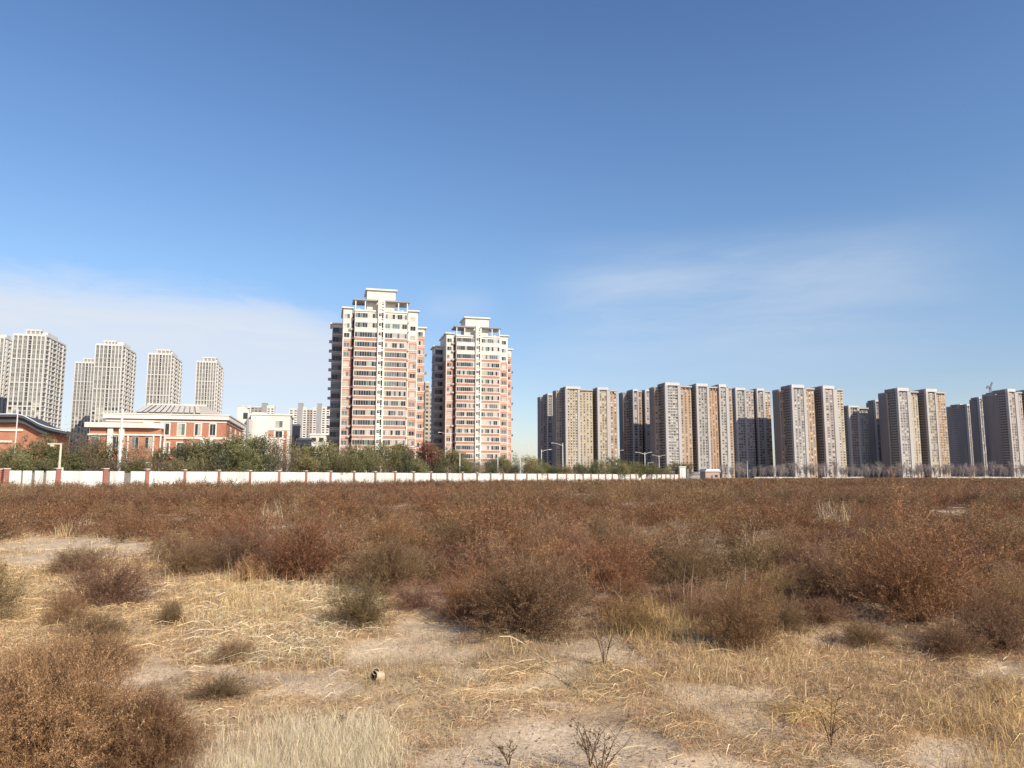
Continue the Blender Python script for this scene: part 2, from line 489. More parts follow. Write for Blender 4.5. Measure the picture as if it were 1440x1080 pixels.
def bush_arrays(rng, nb, nt, nl, leaf, tw, pal, lobes=7, sprig=.12, tw_show=1.0):
    """a dome of dry twigs, unit height, unit diameter; every twig carries small dry leaf/seed scraps"""
    dark, mid, tip = [np.array(c) for c in pal]
    u = rng.random(nb)
    el = np.arcsin(np.clip(u ** .9 * .98 + .02, 0, 1)); ph = rng.random(nb) * 2 * np.pi
    d = np.stack([np.cos(el) * np.cos(ph), np.cos(el) * np.sin(ph), np.sin(el)], -1)
    ld = unit(rng.normal(size=(lobes, 3)) * [1, 1, .6] + [0, 0, .5])
    lg = rng.uniform(-.25, .35, lobes)
    rad = .82 + (np.exp((d @ ld.T - 1) * 7) * lg).sum(-1)
    L = rad * (1 - .28 * rng.random(nb) ** 2) * (1 + sprig * (rng.random(nb) < .15) * rng.random(nb) * 2)
    p0 = rng.normal(size=(nb, 3)) * [.05, .05, 0]
    p2 = p0 + d * L[:, None]
    p1 = p0 + d * (L * .35)[:, None] + np.array([0, 0, 1]) * (L * .22)[:, None] + rng.normal(size=(nb, 3)) * .05
    def bez(t, a=None):
        if a is None: q0, q1, q2 = p0, p1, p2
        else: q0, q1, q2 = p0[a], p1[a], p2[a]
        t = t[..., None]
        return (1 - t) ** 2 * q0 + 2 * t * (1 - t) * q1 + t * t * q2
    VV, FF, CC = [], [], []; base = 0
    def ribbon(a, b, w0, w1, c):
        nonlocal base
        n = len(a)
        s = unit(np.cross(b - a, rng.normal(size=(n, 3))))
        v = np.stack([a - s * w0, a + s * w0, b], 1).reshape(-1, 3)
        VV.append(v); FF.append(np.arange(n * 3).reshape(-1, 3) + base); CC.append(np.repeat(c, 3, 0)); base += n * 3
    ts = np.linspace(0, 1, 5)
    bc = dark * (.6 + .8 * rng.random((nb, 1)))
    for k in range(4):
        ribbon(bez(np.full(nb, ts[k])), bez(np.full(nb, min(1, ts[k + 1] * 1.02))), tw * 1.5 * (1 - ts[k] * .6), 0, bc)
    # twigs
    N = nb * nt
    a = np.repeat(np.arange(nb), nt)
    t = .18 + .82 * rng.random(N) ** .75
    o = bez(t, a); tg = unit(2 * (1 - t)[:, None] * (p1[a] - p0[a]) + 2 * t[:, None] * (p2[a] - p1[a]))
    td = unit(tg * .75 + rng.normal(size=(N, 3)) * .55 + np.array([0, 0, .35]))
    tl = (.24 - .12 * t) * (.5 + rng.random(N))
    e = o + td * tl[:, None]
    tone = rng.random(N)
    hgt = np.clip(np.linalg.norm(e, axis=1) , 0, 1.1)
    tc = mid * (.6 + .7 * tone[:, None])
    sel = rng.random(N) < tw_show
    ribbon(o[sel], e[sel], tw, tw * .3, (tc * .55 + tip * .45 * (.5 + tone[:, None]))[sel])
    # leaves
    M = N * nl
    b = np.repeat(np.arange(N), nl)
    s = rng.random(M) ** .7
    c = o[b] + td[b] * (tl[b] * s)[:, None] + rng.normal(size=(M, 3)) * leaf * .9
    sz = leaf * rng.uniform(.55, 1.5, M)
    ax = unit(rng.normal(size=(M, 3)) * .8 + td[b] * .8); sd = unit(np.cross(ax, rng.normal(size=(M, 3))))
    v = np.stack([c - ax * sz[:, None], c + ax * sz[:, None] * .8 + sd * sz[:, None] * .30, c + ax * sz[:, None] * .6 - sd * sz[:, None] * .34], 1).reshape(-1, 3)
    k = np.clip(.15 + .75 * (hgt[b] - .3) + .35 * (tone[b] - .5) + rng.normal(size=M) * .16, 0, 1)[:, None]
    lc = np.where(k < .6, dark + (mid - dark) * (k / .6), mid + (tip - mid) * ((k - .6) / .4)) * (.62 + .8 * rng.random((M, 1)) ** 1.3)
    VV.append(v); FF.append(np.arange(M * 3).reshape(-1, 3) + base); CC.append(np.repeat(lc, 3, 0)); base += M * 3
    V = np.concatenate(VV) * [.56, .56, 1.0]
    V[:, 2] = np.maximum(V[:, 2], .004)
    return V, np.concatenate(FF), np.concatenate(CC)

PAL_RUST = ((.105, .053, .030), (.320, .160, .086), (.50, .275, .150))
PAL_BROWN = ((.105, .062, .038), (.305, .180, .106), (.48, .315, .180))
PAL_GOLD = ((.14, .085, .044), (.400, .245, .120), (.60, .400, .205))
PAL_OLIVE = ((.105, .070, .038), (.310, .205, .112), (.48, .345, .195))
PAL_PURPLE = ((.100, .056, .040), (.290, .160, .106), (.44, .270, .180))
PAL_CLOSE = ((.135, .084, .046), (.365, .224, .116), (.64, .43, .225))
PALS = [PAL_RUST, PAL_BROWN, PAL_GOLD, PAL_OLIVE, PAL_PURPLE]

# the bushes one can tell apart in the foreground: px, py of the foot, width px, height px, palette, label
HERO = [
 (60, 1120, 345, 268, 2, 'huge golden brown dry bush filling the bottom left corner of the field'),
 (212, 1085, 190, 150, 2, 'low golden brown dry bush right beside the huge corner bush'),
 (120, 960, 200, 75, 2, 'flat tangled brown dry bush behind the huge corner bush on the left'),
 (150, 862, 180, 92, 4, 'purplish brown bush standing on the straw patch at the left'),
 (110, 812, 130, 52, 3, 'small olive brown bush behind the purplish one at the left edge of the sand'),
 (262, 815, 110, 62, 1, 'dark brown bush between the purplish bush and the reddish round bush'),
 (335, 812, 140, 72, 4, 'dense purplish round bush behind the tall golden grass at left'),
 (508, 892, 120, 84, 3, 'olive brown bush left of the shaded bare spot near the middle'),
 (545, 850, 140, 110, 1, 'large brown bush rising behind the olive bush near the middle'),
 (745, 908, 250, 150, 1, 'broad brown bush in the middle behind the broken pale stalk'),
 (655, 880, 110, 70, 0, 'reddish bush at the left shoulder of the broad middle bush'),
 (850, 845, 170, 110, 0, 'wide reddish brown bush behind the golden grass strip'),
 (965, 850, 130, 90, 1, 'dark purplish bush with deep shade at its foot right of the golden grass strip'),
 (1040, 925, 150, 104, 2, 'rounded reddish bush with feathery pale tips standing alone right of the middle'),
 (1290, 892, 270, 172, 0, 'biggest rusty red bush with a tall round crown at the right'),
 (1160, 862, 140, 96, 1, 'dark bush at the shaded left end of the biggest rusty bush'),
 (1405, 925, 130, 110, 4, 'dark brown bush cut by the right edge of the view'),
 (1215, 915, 100, 44, 1, 'small brown bush at the foot of the biggest rusty bush'),
 (1330, 930, 120, 60, 1, 'low brown bush in front of the biggest rusty bush'),
 (310, 985, 110, 44, 3, 'sprawling grey green weed bush on the straw left of the tin can'),
 (240, 884, 52, 46, 3, 'small dark grey bush alone beside the tall golden grass'),
 (870, 800, 150, 70, 3, 'olive brown bush with a shaded hollow behind the wide reddish bush'),
 (330, 930, 90, 40, 3, 'low straggly olive bush on the sand left of the middle'),
]

def build_bushes():
    mat = leaf_mat('dry_bush', .28, .15, .012)
    rng = np.random.default_rng(42)
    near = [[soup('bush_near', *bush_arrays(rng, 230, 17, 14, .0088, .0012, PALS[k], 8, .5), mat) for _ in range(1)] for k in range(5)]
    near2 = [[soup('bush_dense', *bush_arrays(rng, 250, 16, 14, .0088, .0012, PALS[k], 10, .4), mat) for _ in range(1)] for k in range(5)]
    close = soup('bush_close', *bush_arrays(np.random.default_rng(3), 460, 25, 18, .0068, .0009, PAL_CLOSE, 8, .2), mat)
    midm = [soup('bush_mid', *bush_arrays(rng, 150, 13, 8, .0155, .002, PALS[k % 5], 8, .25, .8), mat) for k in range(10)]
    placed = []
    for i, (px, py, w, h, pal, lab) in enumerate(HERO):
        x, y = gp(px, py)
        d = y * CP - EYE * SP
        W, H = w / F_PX * d, h / F_PX * d * 1.02
        y2 = y + W * .33
        x2 = x * y2 / y
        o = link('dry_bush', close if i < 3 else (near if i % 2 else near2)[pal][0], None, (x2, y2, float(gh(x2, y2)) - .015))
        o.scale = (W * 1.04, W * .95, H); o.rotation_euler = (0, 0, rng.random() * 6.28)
        tag(o, lab, 'bush')
        placed.append((x2, y2, W * .50))
    P = [np.array(placed)]
    # field individuals: the largest in view
    cand = []
    for _ in range(60000):
        y = 7.0 + 30 * rng.random() ** .8
        x = (rng.random() * 2 - 1) * (y * .76 + 1.5)
        cand.append((x, y))
    cand = np.array(cand)
    s, w, o = masks(cand[:, 0], cand[:, 1])
    dens = fbm(cand[:, 0] / 3.5, cand[:, 1] / 3.5, 61, 3)
    ok = (o < .35) & (dens > .24)
    cand = cand[ok]
    acc_x = [p[0] for p in placed]; acc_y = [p[1] for p in placed]; acc_r = [p[2] for p in placed]
    ax, ay, ar = np.array(acc_x), np.array(acc_y), np.array(acc_r)
    chosen = []
    for x, y in cand:
        W = .6 + 1.05 * rng.random() ** 1.4
        if len(ax) and ((ax - x) ** 2 + (ay - y) ** 2 < ((ar + W * .40) * .86) ** 2).any(): continue
        # keep what the photo leaves open in front
        px, py = proj(x, y - W * .4)
        if py > 905: continue
        chosen.append((x, y, W)); ax = np.append(ax, x); ay = np.append(ay, y); ar = np.append(ar, W * .40)
    chosen.sort(key=lambda c: c[1])
    kinds = ['rusty reddish', 'plain brown', 'golden brown', 'olive brown', 'purplish brown']
    yl = chosen[min(268, len(chosen) - 1)][1]
    for i, (x, y, W) in enumerate(chosen[:268]):
        pal = int(rng.choice([0, 0, 0, 0, 1, 1, 1, 2, 3, 4]))
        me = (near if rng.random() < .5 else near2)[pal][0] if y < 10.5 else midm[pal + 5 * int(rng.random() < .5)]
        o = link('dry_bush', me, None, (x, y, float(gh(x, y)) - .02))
        H = W * (.46 + .42 * rng.random() ** 1.4) * (1.0 if y > 11 else .85)
        o.scale = (W * 1.1, W * 1.1, H); o.rotation_euler = (0, 0, rng.random() * 6.28)
        tag(o, '%s dry bush in the thick mass of bushes covering the middle of the field' % kinds[pal], 'bush',
            '%s bushes massed in the middle of the field' % kinds[pal])
    print('bush individuals', len(chosen[:268]), 'of', len(chosen), 'y limit', yl)
    # the rest: uncountable scrub out to the wall
    lows = [bush_arrays(rng, 40, 6, 4, .031, .004, PALS[k % 5], 7, .2, .4) for k in range(8)]
    lows2 = [bush_arrays(rng, 20, 4, 3, .062, .008, PALS[k % 5], 7, .2, .2) for k in range(8)]
    VV, FF, CC = [], [], []; base = 0
    def put(arr, x, y, z, W, H, tint):
        nonlocal base
        V, Fc, C = arr
        a = rng.random() * 6.28; c, s_ = math.cos(a), math.sin(a)
        v = np.empty_like(V)
        v[:, 0] = (V[:, 0] * c - V[:, 1] * s_) * W + x; v[:, 1] = (V[:, 0] * s_ + V[:, 1] * c) * W + y; v[:, 2] = V[:, 2] * H + z
        VV.append(v); FF.append(Fc + base); CC.append(C * tint); base += len(V)
    rest = [(x, y, W) for x, y, W in chosen[268:]]
    y = yl - 1 if len(chosen) <= 268 else 36.5
    n1 = 0
    for x, yy, W in rest:
        put(lows[int(rng.choice([0, 0, 0, 1, 1, 2, 5, 5, 6, 7]))], x, yy, float(gh(x, yy)) - .02, W * 1.1, W * (.5 + .25 * rng.random()), rng.uniform(.8, 1.2)); n1 += 1
    def wall_y(x, y):     # keep in front of the boundary wall
        px, _ = proj(np.array(x), np.array(y))
        lim = WALL_K / np.maximum(1390 - px, 1)
        return np.where(px > 975, np.minimum(lim, 470), lim)
    def scatter(y0, y1, n, big):
        Y = y0 + (y1 - y0) * rng.random(n) ** 1.0
        X = (rng.random(n) * 2 - 1) * (Y * .78 + 3)
        keep = (Y < wall_y(X, Y) - 1.6)
        s, w, o = masks(X, Y)
        keep &= (o < .4) & (fbm(X / 7, Y / 7, 61, 3) > .30)
        X, Y = X[keep], Y[keep]
        for x, yy in zip(X, Y):
            W = (1.0 + .8 * rng.random()) * (1.25 if big else 1)
            hh = .5 + .3 * rng.random() + .25 * (fbm(x / 18, yy / 18, 90, 2) - .4)
            k = int(vnoise(x / 11, yy / 11, 8) * 5.99 + rng.random() * 2) % 8
            put((lows2 if big else lows)[k], x, yy, float(gh(x, yy)) - .02, W, W * hh * .95, rng.uniform(.75, 1.2) * (.85 + .4 * vnoise(x / 14, yy / 9, 12)))
        return len(X)
    a = scatter(36, 75, 3400, False)
    b = scatter(75, 480, 13500, True)
    me = soup('distant_dry_scrub', np.concatenate(VV), np.concatenate(FF), np.concatenate(CC), leaf_mat('dry_scrub', 0, .25, 0))
    tag(link('distant_dry_scrub', me), 'far reddish brown scrub filling the field out to the white wall', 'scrub', kind='stuff')
    print('scrub', n1, a, b, base)

# ------------------------------------------------------------------ grass and litter
def blades(rng, P, H, ang, lean, W, C):
    n = len(P)
    d = np.stack([np.cos(ang), np.sin(ang), np.zeros(n)], -1)
    sa = rng.random(n) * 2 * np.pi
    s = np.stack([np.cos(sa), np.sin(sa), np.zeros(n)], -1) * (W / 2)[:, None]
    up = np.array([0, 0, 1.0])
    mid = P + d * (lean * H * .28)[:, None] + up * (H * .58 * (1 - .25 * lean))[:, None]
    tip = P + d * (lean * H)[:, None] + up * (H * np.sqrt(np.maximum(.02, 1 - np.minimum(lean, .99) ** 2)))[:, None]
    v = np.stack([P - s, P + s, mid + s * .75, mid - s * .75, tip], 1).reshape(-1, 3)
    b = (np.arange(n) * 5)[:, None]
    f = np.concatenate([b + [0, 1, 2], b + [0, 2, 3], b + [3, 2, 4]], 1).reshape(-1, 3)
    c = np.stack([C * .68, C * .68, C * .95, C * .95, np.minimum(C * 1.12, .97)], 1).reshape(-1, 3)  # shade at the blade foot is put into the colour, tip lightened
    return v, f, c

def flats(rng, P, Ln, ang, W, C, rise=.04):
    """broken straw lying about, slightly arched"""
    n = len(P)
    d = np.stack([np.cos(ang), np.sin(ang), rng.normal(size=n) * .12], -1)
    s = np.stack([-np.sin(ang), np.cos(ang), rng.normal(size=n) * .6], -1) * (W / 2)[:, None]
    up = np.array([0, 0, 1.0])
    a = P - d * (Ln / 2)[:, None]; b = P + d * (Ln / 2)[:, None]
    m = P + up * (rng.random(n) * rise)[:, None]
    a[:, 2] = np.maximum(a[:, 2], P[:, 2] * 0 + gh(a[:, 0], a[:, 1]) + .003); b[:, 2] = np.maximum(b[:, 2], gh(b[:, 0], b[:, 1]) + .003)
    v = np.stack([a - s * .6, a + s * .6, m + s, m - s, b], 1).reshape(-1, 3)
    q = (np.arange(n) * 5)[:, None]
    f = np.concatenate([q + [0, 1, 2], q + [0, 2, 3], q + [3, 2, 4]], 1).reshape(-1, 3)
    return v, f, np.repeat(C, 5, 0)

def sample_px(rng, n, x0=-60, x1=1500, y0=700, y1=1130):
    """random ground points, even over the picture area that shows them"""
    px = x0 + (x1 - x0) * rng.random(n); py = y0 + (y1 - y0) * rng.random(n)
    v = (py - CY) / F_PX
    t = -EYE / (SP - v * CP)
    return t * (px - CX) / F_PX, t * (CP + v * SP), px, py

def straw_cols(rng, n, kind=0):
    base = [np.array([.95, .695, .385]), np.array([1.0, .83, .57]), np.array([.86, .60, .29]), np.array([.62, .46, .245]), np.array([.66, .41, .24]), np.array([.30, .185, .105])][kind]
    return base * np.minimum(rng.uniform(.40, 1.30, (n, 1)), 1.22) * (1 + rng.normal(size=(n, 3)) * .04)

def join(parts):
    V, Fc, C, b = [], [], [], 0
    for v, f, c in parts:
        V.append(v); Fc.append(f + b); C.append(c); b += len(v)
    return np.concatenate(V), np.concatenate(Fc), np.concatenate(C)

def P3(x, y): return np.stack([x, y, gh(x, y) - .004], -1)

def tufts(rng, n_t, per, region, hmin, hmax, kind, lean=(.1, .6), spread=.05, wid=.0035, thr=None):
    x, y, px, py = sample_px(rng, n_t, *region[:4])
    if len(region) > 4:
        k = ell(px, py, region[4]) > rng.random(len(px))
        x, y = x[k], y[k]
    s, w, o = masks(x, y)
    keep = rng.random(len(x)) > s * .92
    if thr is not None: keep &= fbm(x / .9, y / .9, 99, 3) > thr
    x, y = x[keep], y[keep]
    n = len(x)
    hh = rng.uniform(hmin, hmax, n)
    X = np.repeat(x, per) + rng.normal(size=n * per) * spread; Y = np.repeat(y, per) + rng.normal(size=n * per) * spread
    H = np.repeat(hh, per) * rng.uniform(.45, 1.1, n * per)
    ta = np.repeat(rng.random(n) * 6.28, per)
    A = ta + rng.normal(size=n * per) * 1.4
    Ln = rng.uniform(lean[0], lean[1], n * per)
    d = np.clip(Y / 6.0, .8, 3)
    return blades(rng, P3(X, Y), H, A, Ln, wid * .78 * d * rng.uniform(.7, 1.3, n * per), straw_cols(rng, n * per, kind))

def build_grass():
    rng = np.random.default_rng(7)
    mat = leaf_mat('dry_straw', 0, .2, 0)
    up = []
    # pale short upright stand at the bottom
    up.append(tufts(rng, 3600, 10, (270, 560, 985, 1120, (420, 1062, 150, 72)), .06, .18, 1, (.05, .75), .06, .0029))
    up.append(tufts(rng, 900, 9, (300, 560, 985, 1090, (500, 1055, 100, 60)), .05, .14, 1, (.05, .8), .06, .0029))
    up.append(tufts(rng, 900, 6, (270, 560, 985, 1120, (420, 1062, 150, 72)), .04, .12, 4, (.2, .9), .06, .0029))
    # tall golden grass left
    up.append(tufts(rng, 170, 13, (250, 450, 800, 905, (335, 862, 90, 48)), .16, .48, 2, (.08, .8), .07, .0034))
    up.append(tufts(rng, 330, 9, (250, 520, 810, 930, (400, 870, 140, 56)), .10, .28, 0, (.2, .9), .09, .004, .42))
    # golden strip right of the middle
    up.append(tufts(rng, 700, 9, (840, 1030, 855, 915, (935, 884, 100, 26)), .10, .22, 2, (.1, .5), .06, .004))
    # drooping tuft bottom right
    up.append(tufts(rng, 500, 12, (1290, 1500, 960, 1130, (1385, 1030, 100, 70)), .12, .26, 2, (.4, .97), .05, .0042))
    # olive straw right
    up.append(tufts(rng, 1300, 7, (880, 1460, 890, 1030), .05, .16, 3, (.3, .97), .09, .003, .50))
    up.append(tufts(rng, 1200, 7, (880, 1460, 890, 1080), .05, .14, 0, (.3, .98), .09, .003, .49))
    up.append(tufts(rng, 900, 8, (880, 1460, 890, 1060), .06, .17, 4, (.2, .97), .09, .003, .45))
    up.append(tufts(rng, 220, 8, (960, 1130, 900, 960), .08, .22, 0, (.2, .8), .09, .0034))
    # everywhere in the foreground
    up.append(tufts(rng, 3600, 6, (-60, 1500, 890, 1130), .03, .11, 0, (.4, .98), .09, .0028, .47))
    up.append(tufts(rng, 2000, 6, (-60, 1500, 890, 1130), .04, .11, 4, (.3, .97), .08, .0032, .48))
    up.append(tufts(rng, 2200, 6, (-60, 560, 790, 940), .06, .18, 0, (.3, .97), .09, .0036))
    up.append(tufts(rng, 700, 6, (-60, 560, 790, 940), .06, .18, 4, (.3, .97), .09, .0036))
    up.append(tufts(rng, 900, 7, (880, 1460, 890, 1070), .04, .16, 5, (.2, .97), .10, .0028, .50))
    up.append(tufts(rng, 900, 6, (-60, 960, 880, 1130), .03, .10, 5, (.3, .97), .10, .0028, .52))
    up.append(tufts(rng, 900, 6, (400, 900, 890, 960), .07, .18, 3, (.3, .9), .08, .0036))
    # sprigs of straw among the bushes
    up.append(tufts(rng, 500, 6, (-60, 260, 745, 800), .08, .24, 0, (.2, .9), .09, .004))
    up.append(tufts(rng, 400, 6, (-60, 260, 745, 800), .06, .2, 4, (.2, .9), .09, .004))
    up.append(tufts(rng, 260, 6, (-60, 1500, 690, 880), .3, .65, 1, (.05, .5), .08, .0035, .5))
    up.append(tufts(rng, 9, 12, (80, 120, 738, 758), .4, .65, 0, (.05, .5), .08, .004))
    up.append(tufts(rng, 40, 12, (365, 430, 715, 750), .4, .8, 1, (.05, .5), .1, .004))
    up.append(tufts(rng, 26, 10, (1150, 1200, 715, 745), .5, .85, 1, (.1, .5), .1, .004))
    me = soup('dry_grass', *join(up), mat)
    tag(link('dry_grass', me), 'pale golden dry grass standing in tufts over the foreground', 'grass', kind='stuff')
    fl = []
    def lay(n, reg, L0, L1, kind, wid=.0036, rise=.05, e=None, sandkeep=.1, thr=None):
        x, y, px, py = sample_px(rng, n, *reg)
        s, w, o = masks(x, y)
        k = rng.random(n) < np.where(s > .5, sandkeep, 1)
        if e: k &= ell(px, py, e) > rng.random(n)
        if thr is not None: k &= fbm(x / .5, y / .5, 123, 3) > thr
        x, y = x[k], y[k]; m = len(x)
        d = np.clip(y / 6, .8, 3)
        p = np.stack([x, y, gh(x, y) + .004 + rng.random(m) * rise * .7], -1)
        ang = fbm(x / .5, y / .5, 15, 2) * 12 + rng.normal(size=m) * 1.1
        fl.append(flats(rng, p, rng.uniform(L0, L1, m), ang, wid * .8 * d * rng.uniform(.6, 1.4, m), straw_cols(rng, m, kind), rise))
    lay(5000, (-60, 300, 750, 880), .10, .35, 0, .004, .05, sandkeep=.5)
    lay(30000, (-60, 1500, 850, 1130), .03, .13, 0, .003, .03, sandkeep=.22, thr=.42)
    lay(9000, (-60, 1500, 850, 1130), .05, .2, 1, .003, .04, thr=.45)
    lay(26000, (-60, 1500, 870, 1130), .03, .12, 4, .003, .03, thr=.42)
    lay(9000, (-60, 560, 760, 930), .12, .40, 0)
    lay(4200, (270, 540, 830, 930), .10, .42, 1, .0036, .07)
    lay(2200, (880, 1460, 900, 1060), .10, .30, 0, .0034, .06)
    lay(6000, (880, 1460, 900, 1060), .04, .16, 4, .0034, .06)
    lay(9000, (-60, 1500, 880, 1130), .03, .11, 5, .003, .03, thr=.46)
    lay(1500, (1040, 1180, 990, 1030), .15, .4, 2, .004, .07, (1110, 1008, 80, 20))
    lay(1100, (650, 900, 930, 985), .10, .34, 0, .0036, .05)
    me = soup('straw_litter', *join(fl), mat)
    tag(link('straw_litter', me), 'broken straw lying matted over the sandy soil', 'straw', kind='stuff')
    # dark crumbs: dead leaves, twig bits, little clods
    x, y, px, py = sample_px(rng, 80000, -60, 1500, 840, 1130)
    s, w, o = masks(x, y)
    k = (rng.random(len(x)) < np.where(s > .5, .2, .8)) & (fbm(x / .35, y / .35, 200, 3) > .42)
    x, y = x[k], y[k]; n = len(x)
    sz = rng.uniform(.004, .015, n) * np.clip(y / 6, .7, 2)
    c = np.stack([x, y, gh(x, y) + .006], -1)
    a = rng.random(n) * 6.28
    ax = np.stack([np.cos(a), np.sin(a), rng.normal(size=n) * .35], -1) * sz[:, None]
    bx = np.stack([-np.sin(a), np.cos(a), rng.normal(size=n) * .35], -1) * (sz * rng.uniform(.2, .6, n))[:, None]
    v = np.stack([c - ax, c + bx, c + ax + np.array([0, 0, .004])], 1).reshape(-1, 3)
    C = np.array([.17, .105, .06]) * rng.uniform(.6, 1.9, (n, 1))
    me = soup('leaf_litter', v, np.arange(n * 3).reshape(-1, 3), np.repeat(C, 3, 0), mat)
    tag(link('leaf_litter', me), 'brown crumbs of dead leaves and twigs scattered on the soil', 'leaf litter', kind='stuff')

def build_clods():
    """small lumps of dry earth and pebbles on the bare sand"""
    rng = np.random.default_rng(99)
    x, y, px, py = sample_px(rng, 5200, -60, 1500, 900, 1130)
    s, w, o = masks(x, y)
    k = (rng.random(len(x)) < .25 + .75 * s) & (fbm(x / .6, y / .6, 210, 3) > .42)
    x, y = x[k], y[k]; n = len(x)
    r = rng.uniform(.003, .011, n) * (.5 + rng.random(n) ** 3 * 1.2)
    base = np.array([[1, 0, 0], [-1, 0, 0], [0, 1, 0], [0, -1, 0], [0, 0, 1], [0, 0, -1.0]])
    fc = np.array([[0, 2, 4], [2, 1, 4], [1, 3, 4], [3, 0, 4], [2, 0, 5], [1, 2, 5], [3, 1, 5], [0, 3, 5]])
    v = base[None] * (r[:, None, None] * rng.uniform(.6, 1.3, (n, 6, 3)))
    a = rng.random(n) * 6.28; c_, s_ = np.cos(a)[:, None], np.sin(a)[:, None]
    v = np.stack([v[..., 0] * c_ - v[..., 1] * s_, v[..., 0] * s_ + v[..., 1] * c_, v[..., 2] * .7], -1)
    v += np.stack([x, y, gh(x, y) + r * .2 - .012 * s[k]], -1)[:, None]
    f = (fc[None] + (np.arange(n) * 6)[:, None, None]).reshape(-1, 3)
    C = np.array([.62, .46, .32]) * rng.uniform(.6, 1.2, (n, 1))
    me = soup('earth_clods', v.reshape(-1, 3), f, np.repeat(C, 6, 0), leaf_mat('dry_clod', 0, 0, 0))
    tag(link('earth_clods', me), 'small clods and pebbles of dry earth on the bare sand', 'clods', kind='stuff')

def build_foreground_things():
    straw = surf('pale_stalk', (.62, .49, .29), .8, .2, 30)
    dark = surf('dark_stem', (.12, .075, .045), .9, .3, 30)
    def stalk(name, label, pts, r, cat='stalk', mat=straw, side=()):
        mb = MB()
        P = []
        for px, py, z in pts:
            # pixel row of the foot on the ground plus a height
            x, y = gp(px, py)
            P.append(Vector((x, y, float(gh(x, y)) + z)))
        o = P[0].copy()
        P = [p - o for p in P]
        n = len(P)
        mb.tube(P, [r * (1 - .5 * i / n) for i in range(n)], mat, 6)
        for i, dx, dz in side:
            mb.tube([P[i], P[i] + Vector((dx, .02, dz))], [r * .6, r * .3], mat, 5)
        tag(mb.build(name, None, tuple(o)), label, cat)
    stalk('bent_stalk', 'long pale broken stalk arching in front of the broad middle bush',
          [(812, 962, .0), (790, 946, .03), (757, 935, .10), (735, 930, .18), (718, 930, .235), (702, 932, .25)], .0075, side=((3, -.02, -.13), (4, .03, -.16)))
    stalk('fallen_stalk', 'straight pale stalk lying on the straw right of the arching stalk', [(880, 975, .01), (835, 958, .03), (790, 934, .06)], .006)
    stalk('leaning_stalk', 'short pale stalk leaning in the straw left of the arching stalk', [(695, 928, .0), (683, 922, .06), (672, 920, .10)], .006)
    stalk('broken_stalk', 'crooked pale stalk bent at right angle near the lone feathery bush',
          [(1062, 966, .01), (1040, 960, .015), (1021, 955, .02), (1023, 955, .12), (1026, 956, .2)], .006, side=((2, .0, .02),))
    stalk('snapped_stalk', 'pale snapped stalk sticking up from the straw at right', [(1134, 988, 0), (1133, 986, .09), (1134, 986, .17)], .006)
    stalk('thin_stalk', 'short thick pale stalk lying slantwise among the olive straw', [(1138, 958, .03), (1156, 968, .015)], .008)
    stalk('lying_stalk', 'pale stalk poking out of the corner bush at the left edge', [(-10, 966, .12), (32, 962, .16)], .006)
    # dark thin weeds
    def weed(px, py, h, n, label, spread=.5, leafy=True, seed=1):
        rng = np.random.default_rng(seed)
        x, y = gp(px, py)
        t = thing('dead_weed', label, 'weed', (x, y, float(gh(x, y))))
        st = MB(); lf = []
        for i in range(n):
            a = rng.random() * 6.28; l = h * rng.uniform(.55, 1)
            dx, dy = math.cos(a) * spread * l, math.sin(a) * spread * l
            pts = [(0, 0, -.01), (dx * .25, dy * .25, l * .4), (dx * .6, dy * .6, l * .75), (dx, dy, l)]
            st.tube(pts, [.0032, .0028, .002, .001], dark, 5)
            for k in range(5):
                u = rng.uniform(.3, .95); b = rng.random() * 6.28; q = rng.uniform(.05, .13) * h * 2
                p = Vector((dx * u * u, dy * u * u, l * u)); e = p + Vector((math.cos(b) * q, math.sin(b) * q, q * .8))
                st.tube([p, e], [.0018, .0009], dark, 4)
                for _ in range(5 if leafy else 2):
                    lf.append(p.lerp(e, rng.uniform(.3, 1.1)))
        st.build('stem', t)
        c = np.array([tuple(p) for p in lf]); m = len(c)
        sz = rng.uniform(.006, .014, m)
        ax = unit(rng.normal(size=(m, 3))) * sz[:, None]; bx = unit(rng.normal(size=(m, 3))) * sz[:, None] * .5
        v = np.stack([c - ax, c + bx, c + ax], 1).reshape(-1, 3)
        C = np.array([.15, .10, .055]) * rng.uniform(.6, 1.8, (m, 1))
        link('leaf', soup('weed_leaf', v, np.arange(m * 3).reshape(-1, 3), np.repeat(C, 3, 0), leaf_mat('dry_straw', 0, .35, 0)), t)['kind'] = 'stuff'
    weed(830, 1072, .27, 5, 'thin dark dead weed rising from the bare sand at the bottom', .45, seed=3)
    weed(845, 1100, .26, 6, 'short dark weed at the bottom edge in front of the bare sand', .7, seed=4)
    weed(716, 1070, .14, 5, 'small dark weed on the sand at the bottom middle', .9, seed=5)
    weed(1168, 1050, .36, 4, 'slim dark weed stem in the litter at the lower right', .3, seed=6)
    weed(1165, 915, .25, 5, 'small dark weed with crossed stems before the shaded hollow at right', .8, seed=9)
    weed(850, 935, .48, 6, 'dark branching weed at the right side of the broad middle bush', .35, seed=8)
    weed(470, 1015, .10, 5, 'tiny dark weed left of the middle just behind the pale short grass', 1.0, seed=12)
    # tin can, lying tilted with its open dark mouth to the viewer's left
    x, y = gp(531, 951)
    metal = surf('dull_tin', (.60, .48, .32), .6, .25, 20, metallic=.1)
    inner = surf('dark_tin_inside', (.05, .03, .02), .9, .3, 30)  # near-black tone for the can's inside and the lid's inner face
    t = thing('tin_can', 'small open tin can lying on the straw with a dark mouth', 'can', (x, y, float(gh(x, y)) + .036), 0)
    b = MB(); n = 20; R = .040; Lh = .09
